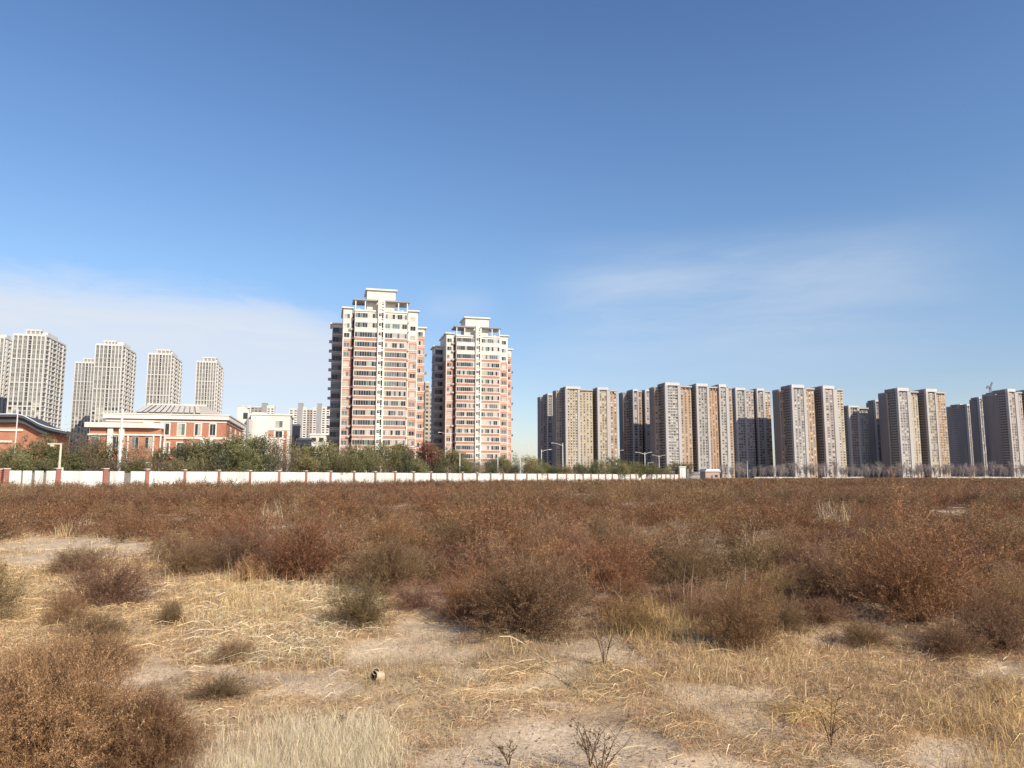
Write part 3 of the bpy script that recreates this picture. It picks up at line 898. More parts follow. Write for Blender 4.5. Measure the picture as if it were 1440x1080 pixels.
    dirv = Vector((-.55, -.75, .22)).normalized(); a1 = Vector((0, 0, 1)).cross(dirv).normalized(); a2 = dirv.cross(a1)
    def ring(r, s): return [a1 * (math.cos(2 * math.pi * i / n) * r) + a2 * (math.sin(2 * math.pi * i / n) * r) + dirv * s for i in range(n)]
    o0, o1, i1, i0 = ring(R, -Lh * .5), ring(R, Lh * .5), ring(R * .92, Lh * .5), ring(R * .92, -Lh * .42)
    for A, B, mt in ((o0, o1, metal), (o1, i1, metal), (i1, i0, inner)):
        for i in range(n):
            j = (i + 1) % n
            b.poly([A[i], A[j], B[j], B[i]], mt)
    b.poly(list(reversed(o0)), metal); b.poly(i0, inner)
    b.build('can_body', t)
    rb = MB(); rb.tube([p for p in ring(R * 1.03, Lh * .49)] + [ring(R * 1.03, Lh * .49)[0]], [.0022] * (n + 1), metal, 6)
    rb.build('rim', t)
    # lid standing half open above the mouth
    lid = MB(); c0 = dirv * (Lh * .5) + Vector((.015, .02, .03))
    nn = Vector((-.1, -.8, .45)).normalized(); l1 = Vector((1, 0, 0)); l2 = nn.cross(l1).normalized(); 
    lid.poly([c0 + l1 * (math.cos(2 * math.pi * i / n) * .024) + l2 * (math.sin(2 * math.pi * i / n) * .024) for i in range(n)], inner)
    lid.poly([c0 - nn * .002 + l1 * (math.cos(-2 * math.pi * i / n) * .03) + l2 * (math.sin(-2 * math.pi * i / n) * .03) for i in range(n)], metal)
    lid.build('lid', t)
# ------------------------------------------------------------------ buildings
GRID = math.radians(14)          # the town's street grid, turned against the view axis
CA, SA = math.cos(GRID), math.sin(GRID)

def width_to(X0, Y0, px, Z):     # distance along the facade from (X0,Y0) to the picture column px
    k = (px - CX) / F_PX
    return (k * (CP * Y0 + SP * (Z - EYE)) - X0) / (CA - k * CP * SA)
def depth_to(X0, Y0, px, Z):     # distance back along the side wall
    k = (px - CX) / F_PX
    return (k * (CP * Y0 + SP * (Z - EYE)) - X0) / (-SA - k * CP * CA)
def off(X0, Y0, lx, ly):
    return X0 + lx * CA - ly * SA, Y0 + lx * SA + ly * CA

def mats_b():
    g = {}
    g['cream'] = surf('cream_plaster', (.74, .695, .615), .85, .16, .35, streak=True)
    g['cream2'] = surf('cream_trim', (.77, .73, .655), .8, .07, .5)
    g['brick'] = brick_mat('red_brick', (.42, .185, .125), (.55, .285, .20), (.54, .43, .36))
    g['brick_o'] = brick_mat('orange_brick', (.41, .145, .085), (.53, .225, .135), (.50, .38, .28))
    g['glass'] = glass_mat('dark_glass', (.045, .05, .055))
    g['glass2'] = glass_mat('mid_glass', (.16, .17, .17))
    g['glass_g'] = glass_mat('green_glass', (.12, .20, .16))
    g['curtain'] = surf('curtained_glass', (.50, .46, .40), .35, .2, 1.2, objvar=.2)
    g['frame'] = surf('white_frame', (.76, .73, .66), .6, .06, 1)
    g['white'] = surf('white_plaster', (.70, .665, .60), .85, .10, .3, streak=True)
    g['white2'] = surf('white_trim', (.74, .71, .66), .85, .06, .3)
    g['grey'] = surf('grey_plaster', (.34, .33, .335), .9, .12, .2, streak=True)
    g['dgrey'] = surf('dark_grey_plaster', (.265, .235, .225), .9, .12, .2, streak=True)  # on slab side walls, shade and haze are toned into this colour
    g['tan'] = surf('tan_plaster', (.44, .31, .215), .9, .12, .12, streak=True)
    g['pink'] = surf('pinkish_plaster', (.42, .345, .315), .9, .12, .12, streak=True)
    g['stone'] = surf('greyish_plaster', (.40, .37, .34), .9, .12, .12, streak=True)
    g['yell'] = surf('sandy_plaster', (.47, .39, .28), .9, .12, .12, streak=True)
    g['pier'] = surf('pale_pier', (.47, .435, .41), .85, .08, .12, streak=True)
    g['roofm'] = surf('roof_metal', (.58, .51, .43), .95, .15, .4, spec=.05)
    g['panel'] = surf('solar_panel_glass', (.66, .60, .53), .95, .12, .8, spec=.05)
    g['roofd'] = surf('dark_roof', (.085, .085, .09), .6, .2, .4)
    g['roofe'] = surf('blue_white_roof_edge', (.62, .68, .75), .5, .1, .5)
    g['wing'] = surf('shade_toned_plaster', (.34, .31, .295), .9, .2, .3)  # left wings of the brick towers: their shade is put into the colour
    g['wpier'] = surf('pale_grey_pier', (.66, .635, .595), .85, .10, .2, streak=True)
    g['wspan'] = surf('beige_grey_spandrel', (.36, .34, .31), .85, .12, .2)
    g['tan2'] = surf('orange_tan_plaster', (.47, .30, .19), .9, .12, .12, streak=True)
    g['cap'] = surf('pale_cap', (.60, .58, .565), .85, .1, .2)
    g['ac'] = surf('white_ac', (.62, .60, .56), .6, .15, 2)
    g['dark'] = surf('dark_void', (.03, .03, .033), .9, .2, 1)
    g['rail'] = surf('grey_rail', (.36, .36, .36), .6, .1, 2)
    return g

def window_mesh(g, w, h, n, rng, mid=True, bright=.3):
    """framed window: n panes with mullions, front at -y"""
    b = MB()
    t = .07
    b.box(-w / 2, w / 2, -.06, .05, -h / 2, -h / 2 + t, g['frame'])
    b.box(-w / 2, w / 2, -.06, .05, h / 2 - t, h / 2, g['frame'])
    for i in range(n + 1):
        x = -w / 2 + w * i / n
        e = t if i in (0, n) else t * .8
        b.box(max(-w / 2, x - e / 2), min(w / 2, x + e / 2), -.055, .05, -h / 2 + t, h / 2 - t, g['frame'])
    for i in range(n):
        x0, x1 = -w / 2 + w * i / n, -w / 2 + w * (i + 1) / n
        r = rng.random()
        m = g['curtain'] if r < bright else g['glass2'] if r < bright + .25 else g['glass_g'] if r < bright + .32 else g['glass']
        b.poly([(x0, -.02, -h / 2), (x1, -.02, -h / 2), (x1, -.02, h / 2), (x0, -.02, h / 2)], m)
    return b.mesh('window')

def tower_red(g, X0, Y0, label, seed):
    """18-storey cream and red brick tower; local x along the front, origin at the middle of the front"""
    rng = random.Random(seed)
    root = thing('apartment_tower', label, 'apartment tower', (X0, Y0, 0), GRID)
    FL, Z0 = 3.06, 2.8                       # storey height, middle of the lowest window row
    NF = 17
    zf = [Z0 + FL * k for k in range(NF)]
    red_top = zf[14] - 1.0                   # brick below, cream above
    top = zf[-1] + 1.55
    w = MB()
    # core
    w.box(-8.2, 8.2, 0, 16, 0, top, g['cream'])
    w.box(-11.7, -8.9, 1.0, 16.02, 0, red_top, g['brick']); w.box(-11.7, -8.9, 1.0, 16.02, red_top, 54.2, g['cream'])
    w.box(8.6, 11.7, 1.0, 16.02, 0, red_top, g['brick']); w.box(8.6, 11.7, 1.0, 16.02, red_top, 54.2, g['cream'])
    w.box(-8.9, -8.2, 3.2, 15.9, 0, top - .1, g['brick']); w.box(8.2, 8.6, 2.2, 15.9, 0, top - .1, g['brick'])
    # stepped back wings
    for sx in (-1, 1):
        x0, x1 = (-14.9, -11.7) if sx < 0 else (11.7, 14.9)
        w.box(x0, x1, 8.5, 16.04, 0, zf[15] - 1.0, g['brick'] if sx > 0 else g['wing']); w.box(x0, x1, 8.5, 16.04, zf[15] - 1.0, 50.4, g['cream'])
    # cream string courses on the brick
    for k in range(NF):
        z = zf[k] - 1.05
        if z < red_top + .2:
            for x0, x1, y in ((-11.74, -8.9, .96), (8.6, 11.74, .96), (-14.94, -11.7, 8.46), (11.7, 14.94, 8.46)):
                w.box(x0, x1, y, y + .3, z - .14, z + .14, g['cream2'])
                w.box(x0, x1, y + .02, y + .3, z + 2.45, z + 2.6, g['cream2'])
            for xx in (-14.94, 14.64):
                w.box(xx, xx + .3, 8.76, 16.0, z - .14, z + .14, g['cream2'])
    for x in (-11.74, 8.56, 11.46):
        w.box(x, x + .28, .95, 1.3, 0, red_top, g['cream2'])
    w.build('wall', root)
    # balcony boxes + long window bands
    bandm = [window_mesh(g, 6.9, 1.62, 9, rng, bright=.13) for _ in range(7)]
    bandr = [window_mesh(g, 6.9, 1.62, 9, rng, bright=.38) for _ in range(7)]
    smallm = [window_mesh(g, 1.7, 1.5, 2, rng, bright=.3) for _ in range(5)]
    wingm = [window_mesh(g, 2.1, 1.5, 3, rng, bright=.3) for _ in range(5)]
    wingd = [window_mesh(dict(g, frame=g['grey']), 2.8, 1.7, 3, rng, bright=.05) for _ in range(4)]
    def balc(red):
        b = MB()
        m = g['brick'] if red else g['cream']
        b.box(-3.5, 3.5, -.95, 0, -1.9, -.98, m)
        b.box(-3.56, 3.56, -1.02, 0, -.98, -.80, g['cream2'])
        b.box(-3.54, 3.54, -1.0, 0, -2.16, -1.9, g['cream2'])
        b.box(-3.5, 3.5, -.55, 0, -.80, .86, g['cream'], skip='d')
        b.box(-3.56, -3.4, -.98, -.55, -.80, .86, g['cream2']); b.box(3.4, 3.56, -.98, -.55, -.80, .86, g['cream2'])
        return b.mesh('balcony')
    bred, bcre = balc(True), balc(False)
    for k in range(NF):
        for xc, ms in ((-4.65, bandm), (4.65, bandr)):
            bb = link('balcony', bred if k < 15 else bcre, root, (xc, 0, zf[k]))
            link('window', rng.choice(ms), root, (xc, -.90, zf[k] + .03))
        link('window', rng.choice(smallm), root, (-10.5, .97, zf[k])); link('window', rng.choice(smallm), root, (10.2, .97, zf[k]))
        if k < 16:
            link('window', rng.choice(wingm), root, (13.3, 8.46, zf[k] - .2))
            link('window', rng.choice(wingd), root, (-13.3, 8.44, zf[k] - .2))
    # wing side balconies that poke out at the left and right silhouette
    sb = MB(); sb.box(-.9, 0, -.7, .7, -.9, -.75, g['rail']); sb.box(-.9, -.84, -.7, .7, -.75, -.1, g['rail']); sb.box(-.84, 0, -.7, -.64, -.75, -.1, g['rail'])
    sbm = sb.mesh('side_ledge')
    for k in range(15):
        link('side_ledge', sbm, root, (-14.9, 9.6, zf[k] - .3))
        if k % 2: 
            o = link('side_ledge', sbm, root, (14.9, 9.6, zf[k] - .3)); o.rotation_euler = (0, 0, math.pi)
    # stair shaft with open landings
    s = MB()
    s.box(-1.1, .15, -1.5, 0, 0, 57.2, g['cream2']); s.box(.62, 1.1, -1.5, 0, 0, 56.4, g['cream2'])
    s.box(.15, .62, -.4, 0, 0, 56.4, g['dark'])
    s.build('stair_shaft', root)
    lm = MB(); lm.box(-.72, .60, -1.62, -.45, -.12, .12, g['cream2']); lm.box(.15, .62, -1.48, -.42, -1.1, -.5, g['cream'])
    lmm = lm.mesh('stair_landing')
    sw = MB(); sw.box(-.75, .02, -1.56, -1.45, -.42, .42, g['dark']); sw.box(-.5, -.1, -1.60, -1.5, -.2, .2, g['curtain'])
    swm = sw.mesh('stair_window')
    for k in range(NF):
        link('stair_landing', lmm, root, (0, 0, zf[k] - .9)); link('stair_window', swm, root, (0, 0, zf[k] + .35))
    for q in range(3):
        link('stair_landing', lmm, root, (0, 0, zf[-1] + 2.2 + q * .9))
    # air conditioners in the notches
    am = MB(); am.box(-.42, .42, -.35, .1, -.3, .3, g['ac']); am.poly([(-.28, -.36, -.2), (.1, -.36, -.2), (.1, -.36, .2), (-.28, -.36, .2)], g['rail'])
    amm = am.mesh('air_conditioner')
    for k in range(NF):
        if rng.random() < .85: link('air_conditioner', amm, root, (-8.45 + rng.uniform(-.1, .1), 1.2, zf[k] - .9 + rng.uniform(-.2, .2)))
        if rng.random() < .6: link('air_conditioner', amm, root, (8.55, .7, zf[k] - 1.0))
        if rng.random() < .5: link('air_conditioner', amm, root, (-9.3, .68, zf[k] - 1.15))
    # roof: shoulders' and wings' cornices, open canopy, lift house
    r = MB()
    for x0, x1, y0, z in ((-12.2, -8.6, .4, 54.2), (8.3, 12.2, .4, 54.2), (-15.6, -11.72, 7.8, 50.4), (11.72, 15.6, 7.8, 50.4)):
        r.box(x0, x1, y0, 16.6, z, z + .4, g['cream2'])
    r.box(-8.3, 8.3, -.35, 16.5, top, top + .45, g['cream2'])
    r.build('cornice', root)
    c = MB()
    c.box(-8.9, -1.12, -.6, 7, 56.7, 57.15, g['grey']); c.box(1.12, 8.9, -.6, 7, 56.7, 57.15, g['grey'])
    for x in (-8.2, -5.2, 5.2, 8.0):
        c.box(x, x + .35, -.3, .05, top + .45, 56.7, g['cream2'])
    c.build('roof_canopy', root)
    h = MB()
    h.box(-4.5, 4.5, 1.5, 11, top + .2, 60.6, g['cream'])
    h.box(-5.0, 5.0, .9, 11.6, 60.6, 61.1, g['cream2'])
    h.build('lift_house', root)
    for x, y in ((-7, .8), (-3.2, .7), (6.6, .7), (3, .6)):
        link('air_conditioner', amm, root, (x, y, top + .75))
    a = MB(); a.tube([(-.4, 5, 61), (-.4, 5, 65.5)], [.06, .03], g['rail'], 6); a.build('antenna', root)
    return root

def tower_white(g, label, Y0, pxl, pxr, pxe, py_sh, py_cr, cr, seed):
    """tall pale tower: framed front with window columns, balcony side wall, raised crown"""
    rng = random.Random(seed)
    H = z_at(py_sh, Y0)
    X0 = x_at(pxl, Y0, H)
    W = width_to(X0, Y0, pxr, H)
    Xr, Yr = off(X0, Y0, W, 0)
    D = min(42, max(14, depth_to(Xr, Yr, pxe, H)))
    HC = z_at(py_cr, Y0)
    c0, c1 = width_to(X0, Y0, cr[0], H), width_to(X0, Y0, cr[1], H)
    root = thing('white_tower', label, 'high-rise', (X0, Y0, 0), GRID)
    w = MB()
    w.box(0, W, .5, D, 0, H, g['wspan'])
    fr = [0, .15, .30, .46, .60, .74, .87, 1.0]
    for f in fr: w.box(W * f - .35, W * f + .35, -.1, .52, 0, H + (.3 if .2 < f < .8 else 0), g['wpier'])
    for k in range(0, 31, 5): w.box(-.3, W + .3, -.05, .5, k * H / 30.0 - .25, k * H / 30.0 + .25, g['wpier'])
    for k in range(30):
        z = (k + .05) * H / 30
        w.box(-.2, W + .2, .25, .55, z - .2, z + .5, g['wspan'])
    # side wall piers and balcony towers
    sd = [.03, .2, .36, .52, .68, .84, .98]
    for i, f in enumerate(sd):
        w.box(W - .1, W + .45 + (.5 if i % 2 else 0), D * f - .55, D * f + .55, 0, H - (.8 if i else 0), g['wpier'])
        w.box(-.45, .1, D * f - .55, D * f + .55, 0, H - .8, g['wpier'])
    w.build('wall', root)
    fl = H / 30.0
    win = MB(); 
    win.box(-1, 1, -.08, .05, -.85, .85, g['frame'])
    win.poly([(-.9, -.1, -.75), (-.05, -.1, -.75), (-.05, -.1, .75), (-.9, -.1, .75)], g['glass2']); win.poly([(.05, -.1, -.75), (.9, -.1, -.75), (.9, -.1, .75), (.05, -.1, .75)], g['glass2'])
    wA = win.mesh('window')
    win = MB(); win.box(-1, 1, -.05, .05, -1.0, 1.0, g['glass']); win.box(-1, 1, -.1, .04, -.1, 0, g['frame']); wB = win.mesh('window')
    win = MB(); win.box(-1, 1, -.05, .05, -.85, .85, g['glass2']); win.box(-.05, .05, -.1, .04, -.85, .85, g['frame']); wC = win.mesh('window')
    cnt = 0
    rest = MB()
    for k in range(29, -1, -1):
        z = (k + .58) * fl
        for j in range(7):
            xc = W * (fr[j] + fr[j + 1]) / 2; ww = W * (fr[j + 1] - fr[j]) - .9
            if cnt < 98:
                me = wB if j == 3 else rng.choice((wA, wC, wC))
                o = link('window', me, root, (xc, .42, z)); o.scale = (ww / 2 * (.75 if j == 3 else .95), 1, 1.0 * fl / 3); cnt += 1
            else:
                rest.box(xc - ww / 2, xc + ww / 2, .40, .5, z - .85, z + .85, rng.choice((g['glass'], g['glass2'], g['curtain'])))
        for j in range(6):
            y0, y1 = D * sd[j] + .8, D * sd[j + 1] - .8
            rest.box(W - .1, W + .05, y0, y1, z - .8, z + .75, rng.choice((g['glass'], g['glass2'])))
            rest.box(W, W + .6, y0 - .1, y1 + .1, z - 1.45, z - .75, g['wpier'])
            rest.box(-.05, .1, y0, y1, z - .8, z + .7, g['glass2'])
    tag(rest.build('window', root), kind='stuff')
    bal = MB(); bal.box(0, 1.1, -1.6, 1.6, -.1, .1, g['wpier']); bal.box(1.0, 1.1, -1.6, 1.6, .1, 1.0, g['wpier']); bm = bal.mesh('balcony')
    for k in range(30):
        link('balcony', bm, root, (W + .02, D * .92, k * fl + .5)); link('balcony', bm, root, (W + .02, D * .45, k * fl + .5))
        o = link('balcony', bm, root, (-.02, D * .3, k * fl + .5)); o.rotation_euler = (0, 0, math.pi)
    c = MB()
    c.box(c0, c1, .6, min(D, 12), H, HC - 1, g['wspan'])
    c.box(c0 - .6, c1 + .6, .2, min(D, 12) + .4, HC - 1, HC, g['wpier'])
    for i in range(4):
        x = c0 + (c1 - c0 - .8) * i / 3
        c.box(x, x + .8, .3, .62, H, HC - 1, g['wpier'])
    c.build('crown', root)
    p = MB()
    p.box(-.4, W + .4, .1, D, H, H + 1.1, g['wpier'])
    p.box(W * .72, W + .3, 3, D * .55, H + 1.1, H + 3.0, g['wpier'])
    p.build('roof_parapet', root)
    return root

def tower_slab(g, label, Y0, py_top, blocks, wings=(), dep=14, pal='tan', crown=4.0, seed=1, floors=33, group=None, spine=14):
    """long 33-storey slab: blocks stand forward of a set back spine, each with piers, a window bay and a set back plain bay"""
    rng = random.Random(seed)
    H = z_at(py_top, Y0) - crown
    X0 = x_at(blocks[0][0], Y0, H)
    root = thing('high_rise_slab', label, 'high-rise', (X0, Y0, 0), GRID, group)
    fl = H / floors
    wall = MB()
    bl = [(width_to(X0, Y0, a, H), width_to(X0, Y0, b, H)) for a, b in blocks]
    def wingx(px):
        xx, yy = off(X0, Y0, 0, dep)
        return width_to(xx, yy, px, H)
    wx = [(wingx(a), wingx(b)) for a, b in wings]
    xmin = min([b[0] for b in bl] + [q[0] for q in wx]) ; xmax = max(b[1] for b in bl)
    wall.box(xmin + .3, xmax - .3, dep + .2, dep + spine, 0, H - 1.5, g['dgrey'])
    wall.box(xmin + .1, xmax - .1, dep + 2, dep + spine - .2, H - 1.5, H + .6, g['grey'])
    def bay(x0, x1, y, mat, cols, sill=True, wfrac=.55, drop=0):
        b = MB(); side = rng.random(); sl = rng.choice((g['pier'], g['white2'], mat))
        b.box(x0, x1, y, y + 1.2, 0, H - .6 - drop, mat)
        cw = (x1 - x0) / cols
        for k in range(floors):
            z = (k + .30) * fl
            for c in range(cols):
                xa = x0 + cw * (c + .5 - wfrac / 2); xb = x0 + cw * (c + .5 + wfrac / 2)
                m = rng.choice((g['glass'], g['glass2'], g['glass2'], g['curtain']))
                b.poly([(xa, y - .05, z), (xb, y - .05, z), (xb, y - .05, z + fl * .52), (xa, y - .05, z + fl * .52)], m)
                if sill and rng.random() < .35 + .6 * side:
                    b.box(xa - .1, xb + .1, y - .5, y, z - fl * .22, z - .05, sl, skip='bd')
        b.build('window_bay', root)
    for bi, (x0, x1) in enumerate(bl):
        w = x1 - x0
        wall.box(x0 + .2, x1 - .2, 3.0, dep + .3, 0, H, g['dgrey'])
        # left pier, bay, pier, plain bay
        pf, q1, q2 = rng.uniform(.07, .12), rng.uniform(.42, .5), rng.uniform(.07, .12)
        a, c, d = x0 + w * pf, x0 + w * q1, x0 + w * (q1 + q2)
        if rng.random() < .55 and w > 14:      # open slot with landings between the second pier and the plain bay
            e = d + min(2.4, w * .09)
            st = MB(); st.box(d, e, 2.2, 2.7, 0, H - .6, g['dark'])
            for k in range(floors): st.box(d, e, 1.2, 2.3, k * fl, k * fl + fl * .42, g['pier'])
            st.build('stair_slot', root); d = e
        wall.box(x0, a, 0, 3.2, 0, H + .8, g['pier']); wall.box(c, d, 0, 2.2, 0, H + .3, g['pier'])
        bay(a, c, .8, g[rng.choice(('pink', 'stone', 'pink') if pal != 'yell' else ('stone', 'yell'))], max(1, int(round((c - a) / rng.uniform(2.8, 4.2)))), wfrac=rng.uniform(.5, .72))
        bay(d, x1, 1.5 if w < 26 else 2.4, g[pal if bi % 2 == 0 else rng.choice(('tan', 'yell', 'tan2'))], max(1, int(round((x1 - d) / rng.uniform(3, 4.6)))), wfrac=rng.uniform(.36, .52), drop=rng.choice((0, 0, 1.5, 3)))
        # side windows in the shaded wall: a ladder of openings
        sw = MB()
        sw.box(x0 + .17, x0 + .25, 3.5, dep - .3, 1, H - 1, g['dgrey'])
        for k in range(floors):
            z = (k + .35) * fl
            for yy in (4.2, 7.2, 10.2):
                if yy < dep - 1:
                    sw.poly([(x0 + .13, yy + 1.6, z), (x0 + .13, yy, z), (x0 + .13, yy, z + fl * .45), (x0 + .13, yy + 1.6, z + fl * .45)], g['glass'])
                    sw.box(x0 - .35, x0 + .2, yy - .2, yy + 1.8, z - fl * .22, z - .05, g['pier'], skip='rbd')
        sw.build('window_bay', root)
        cr = MB()
        cr.box(x0 + w * .02, x0 + w * .55, .3, min(dep, 8), H + .8, H + crown, g['cap'])
        cr.box(x0 - .3, x0 + w * .05, min(dep, 4), dep + 5, H, H + crown * .9, g['dgrey'])
        cr.build('crown', root)
        pp = MB(); pp.box(d - .2, x1 + .2, .6, dep, H - .6, H + 1.0, g['pier']); pp.build('roof_parapet', root)
    for x0, x1 in wx:
        bay(x0, x1, dep, g[pal], max(1, int(round((x1 - x0) / 3.4))), wfrac=.45)
    for (a0, a1), (b0, b1) in zip(bl, bl[1:]):
        if b0 - a1 > 3.5: bay(a1 + .4, b0 - .4, dep - .4, g[pal], max(1, int((b0 - a1) / 4)), wfrac=.45)
    wall.build('wall', root)
    return root

def bays_block(g, label, Y0, py_top, cols, name='apartment_block', dep=16, fl=3.0, top_extra=2.5, seed=2, rows_from=0, cat='apartment block'):
    """plain multi-storey block: list of (px0, px1, material key, window columns, height offset)"""
    rng = random.Random(seed)
    H = z_at(py_top, Y0)
    X0 = x_at(cols[0][0], Y0, H)
    root = thing(name, label, cat, (X0, Y0, 0), GRID)
    for (a, b, mk, nc, dh) in cols:
        x0, x1 = width_to(X0, Y0, a, H), width_to(X0, Y0, b, H)
        yy = 0 if nc else -.8
        w = MB(); h = H + dh
        w.box(x0, x1, yy, dep + rng.random() * .5, 0, h, g[mk]); w.box(x0 - .2, x1 + .2, yy - .2, dep + .7, h, h + .7, g['grey' if not nc else 'white2'])
        w.build('wall', root)
        if nc:
            bw = MB(); cw = (x1 - x0) / nc; bw.box(x0 + .3, x1 - .3, yy - .04, yy + .2, .5, h - .5, g[mk])
            n = int(h / fl)
            for k in range(rows_from, n):
                z = (k + .28) * fl
                for c in range(nc):
                    xa, xb = x0 + cw * (c + .2), x0 + cw * (c + .8)
                    bw.box(xa, xb, yy - .06, yy + .1, z, z + fl * .5, rng.choice((g['glass'], g['glass'], g['glass2'])))
            bw.build('window_bay', root)
    return root

def build_towers(g):
    tower_red(g, x_at(534, 230, 30), 230, 'taller cream and red brick apartment tower with stepped white top, left of the two', 3)
    tower_red(g, x_at(671.5, 272, 30), 272, 'cream and red brick apartment tower to the right of and behind the taller one', 8)
    W = tower_white
    W(g, 'pale grid-fronted high-rise cut off by the left edge of the view', 520, -34, 6, 21, 474, 466, (-22, -4), 21)
    W(g, 'largest pale high-rise behind the hall with the curved roof', 475, 19, 64, 92.5, 471, 462, (35.5, 56.5), 22)
    W(g, 'pale high-rise half in shadow, tucked behind the left of its taller neighbour', 604, 106, 137, 150, 510, 503, (117, 133), 23)
    W(g, 'pale high-rise rising behind the left end of the red brick school', 518, 135, 172, 191, 485, 478, (146, 162), 24)
    W(g, 'pale high-rise behind the middle of the slanting solar panel roof', 556, 209, 241, 261, 498, 490.5, (220, 239), 25)
    W(g, 'smallest and rightmost pale high-rise, behind the right end of the solar panel roof', 602, 277, 304, 320.5, 509, 501.5, (285.5, 303), 26)
    S = tower_slab
    S(g, 'grey beige slab tower at the left end of the right skyline, lower part in shadow', 858, 553, [(770, 784)], [(760, 767)], 13, 'pink', 3, 31)
    S(g, 'sandy yellow slab tower with two white capped blocks, left of the right skyline', 800, 543, [(795, 834), (840, 868)], [(782, 793)], 13, 'yell', 3.5, 32)
    S(g, 'slab tower with a large block shadow over its lower half, between two sunny towers', 862, 547, [(890, 903), (907, 928)], [(876, 884)], 13, 'tan', 3, 33)
    S(g, 'widest sunny slab tower with orange tan bays, in the middle of the right skyline', 790, 537.5, [(935, 973), (979, 1009), (1011, 1030)], [(920, 929)], 13, 'tan', 4, 34)
    S(g, 'slab tower darkened by a big shadow up to its top floors, right of the widest one', 846, 545, [(1034, 1060), (1064, 1084)], [], 13, 'pink', 3.5, 35)
    S(g, 'tan slab tower with twin white capped blocks, right of the big shadowed tower', 790, 540.5, [(1113, 1146), (1157, 1187)], [(1096, 1106)], 14, 'tan', 4.2, 36)
    S(g, 'lower slab tower with only its top in sun, in the gap right of the tan twin blocks', 845, 570, [(1193, 1222)], [], 10, 'stone', 3, 37, 27)
    S(g, 'narrow half shadowed tower just left of the right hand sunny twin blocks', 866, 562, [(1231, 1241)], [], 8, 'pink', 3, 38, 30, spine=8)
    S(g, 'right hand sunny slab tower with twin white capped blocks and dark side walls', 800, 545, [(1262, 1292), (1302, 1331)], [(1247, 1257)], 14, 'yell', 4.2, 39)
    S(g, 'far small tower peeping out right of the sunny twin blocks', 1300, 583, [(1331, 1343)], [], 14, 'stone', 3, 40)
    S(g, 'far dim tower showing in the gaps between the dark sided towers near the right edge', 1150, 568, [(1349, 1402)], [], 12, 'pink', 3, 45)
    S(g, 'tall dark sided tower stepping down behind its sunny neighbour near the right edge', 950, 568, [(1360, 1366)], [], 8, 'pink', 3, 41, spine=10)
    S(g, 'dark sided tower with a thin sunlit strip, third from the right edge', 905, 558, [(1377, 1384)], [], 7, 'pink', 3, 42, spine=8)
    S(g, 'dark sided tower with a white pier, under the small crane', 860, 551, [(1400, 1405)], [], 8, 'stone', 2, 43, spine=11)
    S(g, 'pinkish slab tower cut off by the right edge of the view', 800, 546.5, [(1417, 1438), (1444, 1475)], [], 14, 'pink', 4, 44)
    B = bays_block
    B(g, 'far pale apartment block with grey shafts, just left of the taller red brick tower', 950, 571,
      [(407, 419, 'white', 2, -4), (419, 426, 'grey', 0, 3.5), (426, 432, 'white', 1, -2), (432, 440, 'pink', 2, -4), (440, 446, 'white', 1, -2), (446, 452.5, 'grey', 0, 3.5), (452.5, 470, 'white', 3, -1)], dep=18, seed=4)
    B(g, 'far grey and white block peeping over the cream building, right of the school', 950, 570,
      [(340, 353, 'white', 2, -1), (353, 368, 'pink', 3, -2), (368, 375.5, 'grey', 0, 3), (375.5, 386, 'white', 2, 0)], dep=18, seed=5)
    B(g, 'beige high-rise seen through the gap between the two red brick towers', 520, 538,
      [(598, 604, 'yell', 1, 0), (604, 612, 'stone', 1, -6)], dep=20, seed=6, name='beige_tower', cat='high-rise')
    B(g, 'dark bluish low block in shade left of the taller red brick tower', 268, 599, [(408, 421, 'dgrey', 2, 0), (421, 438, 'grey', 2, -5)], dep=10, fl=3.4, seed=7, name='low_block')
    B(g, 'small white building at the foot of the taller red brick tower', 300, 612, [(436, 468, 'cream', 3, 0)], dep=8, fl=3.6, seed=8, name='white_building', cat='building')

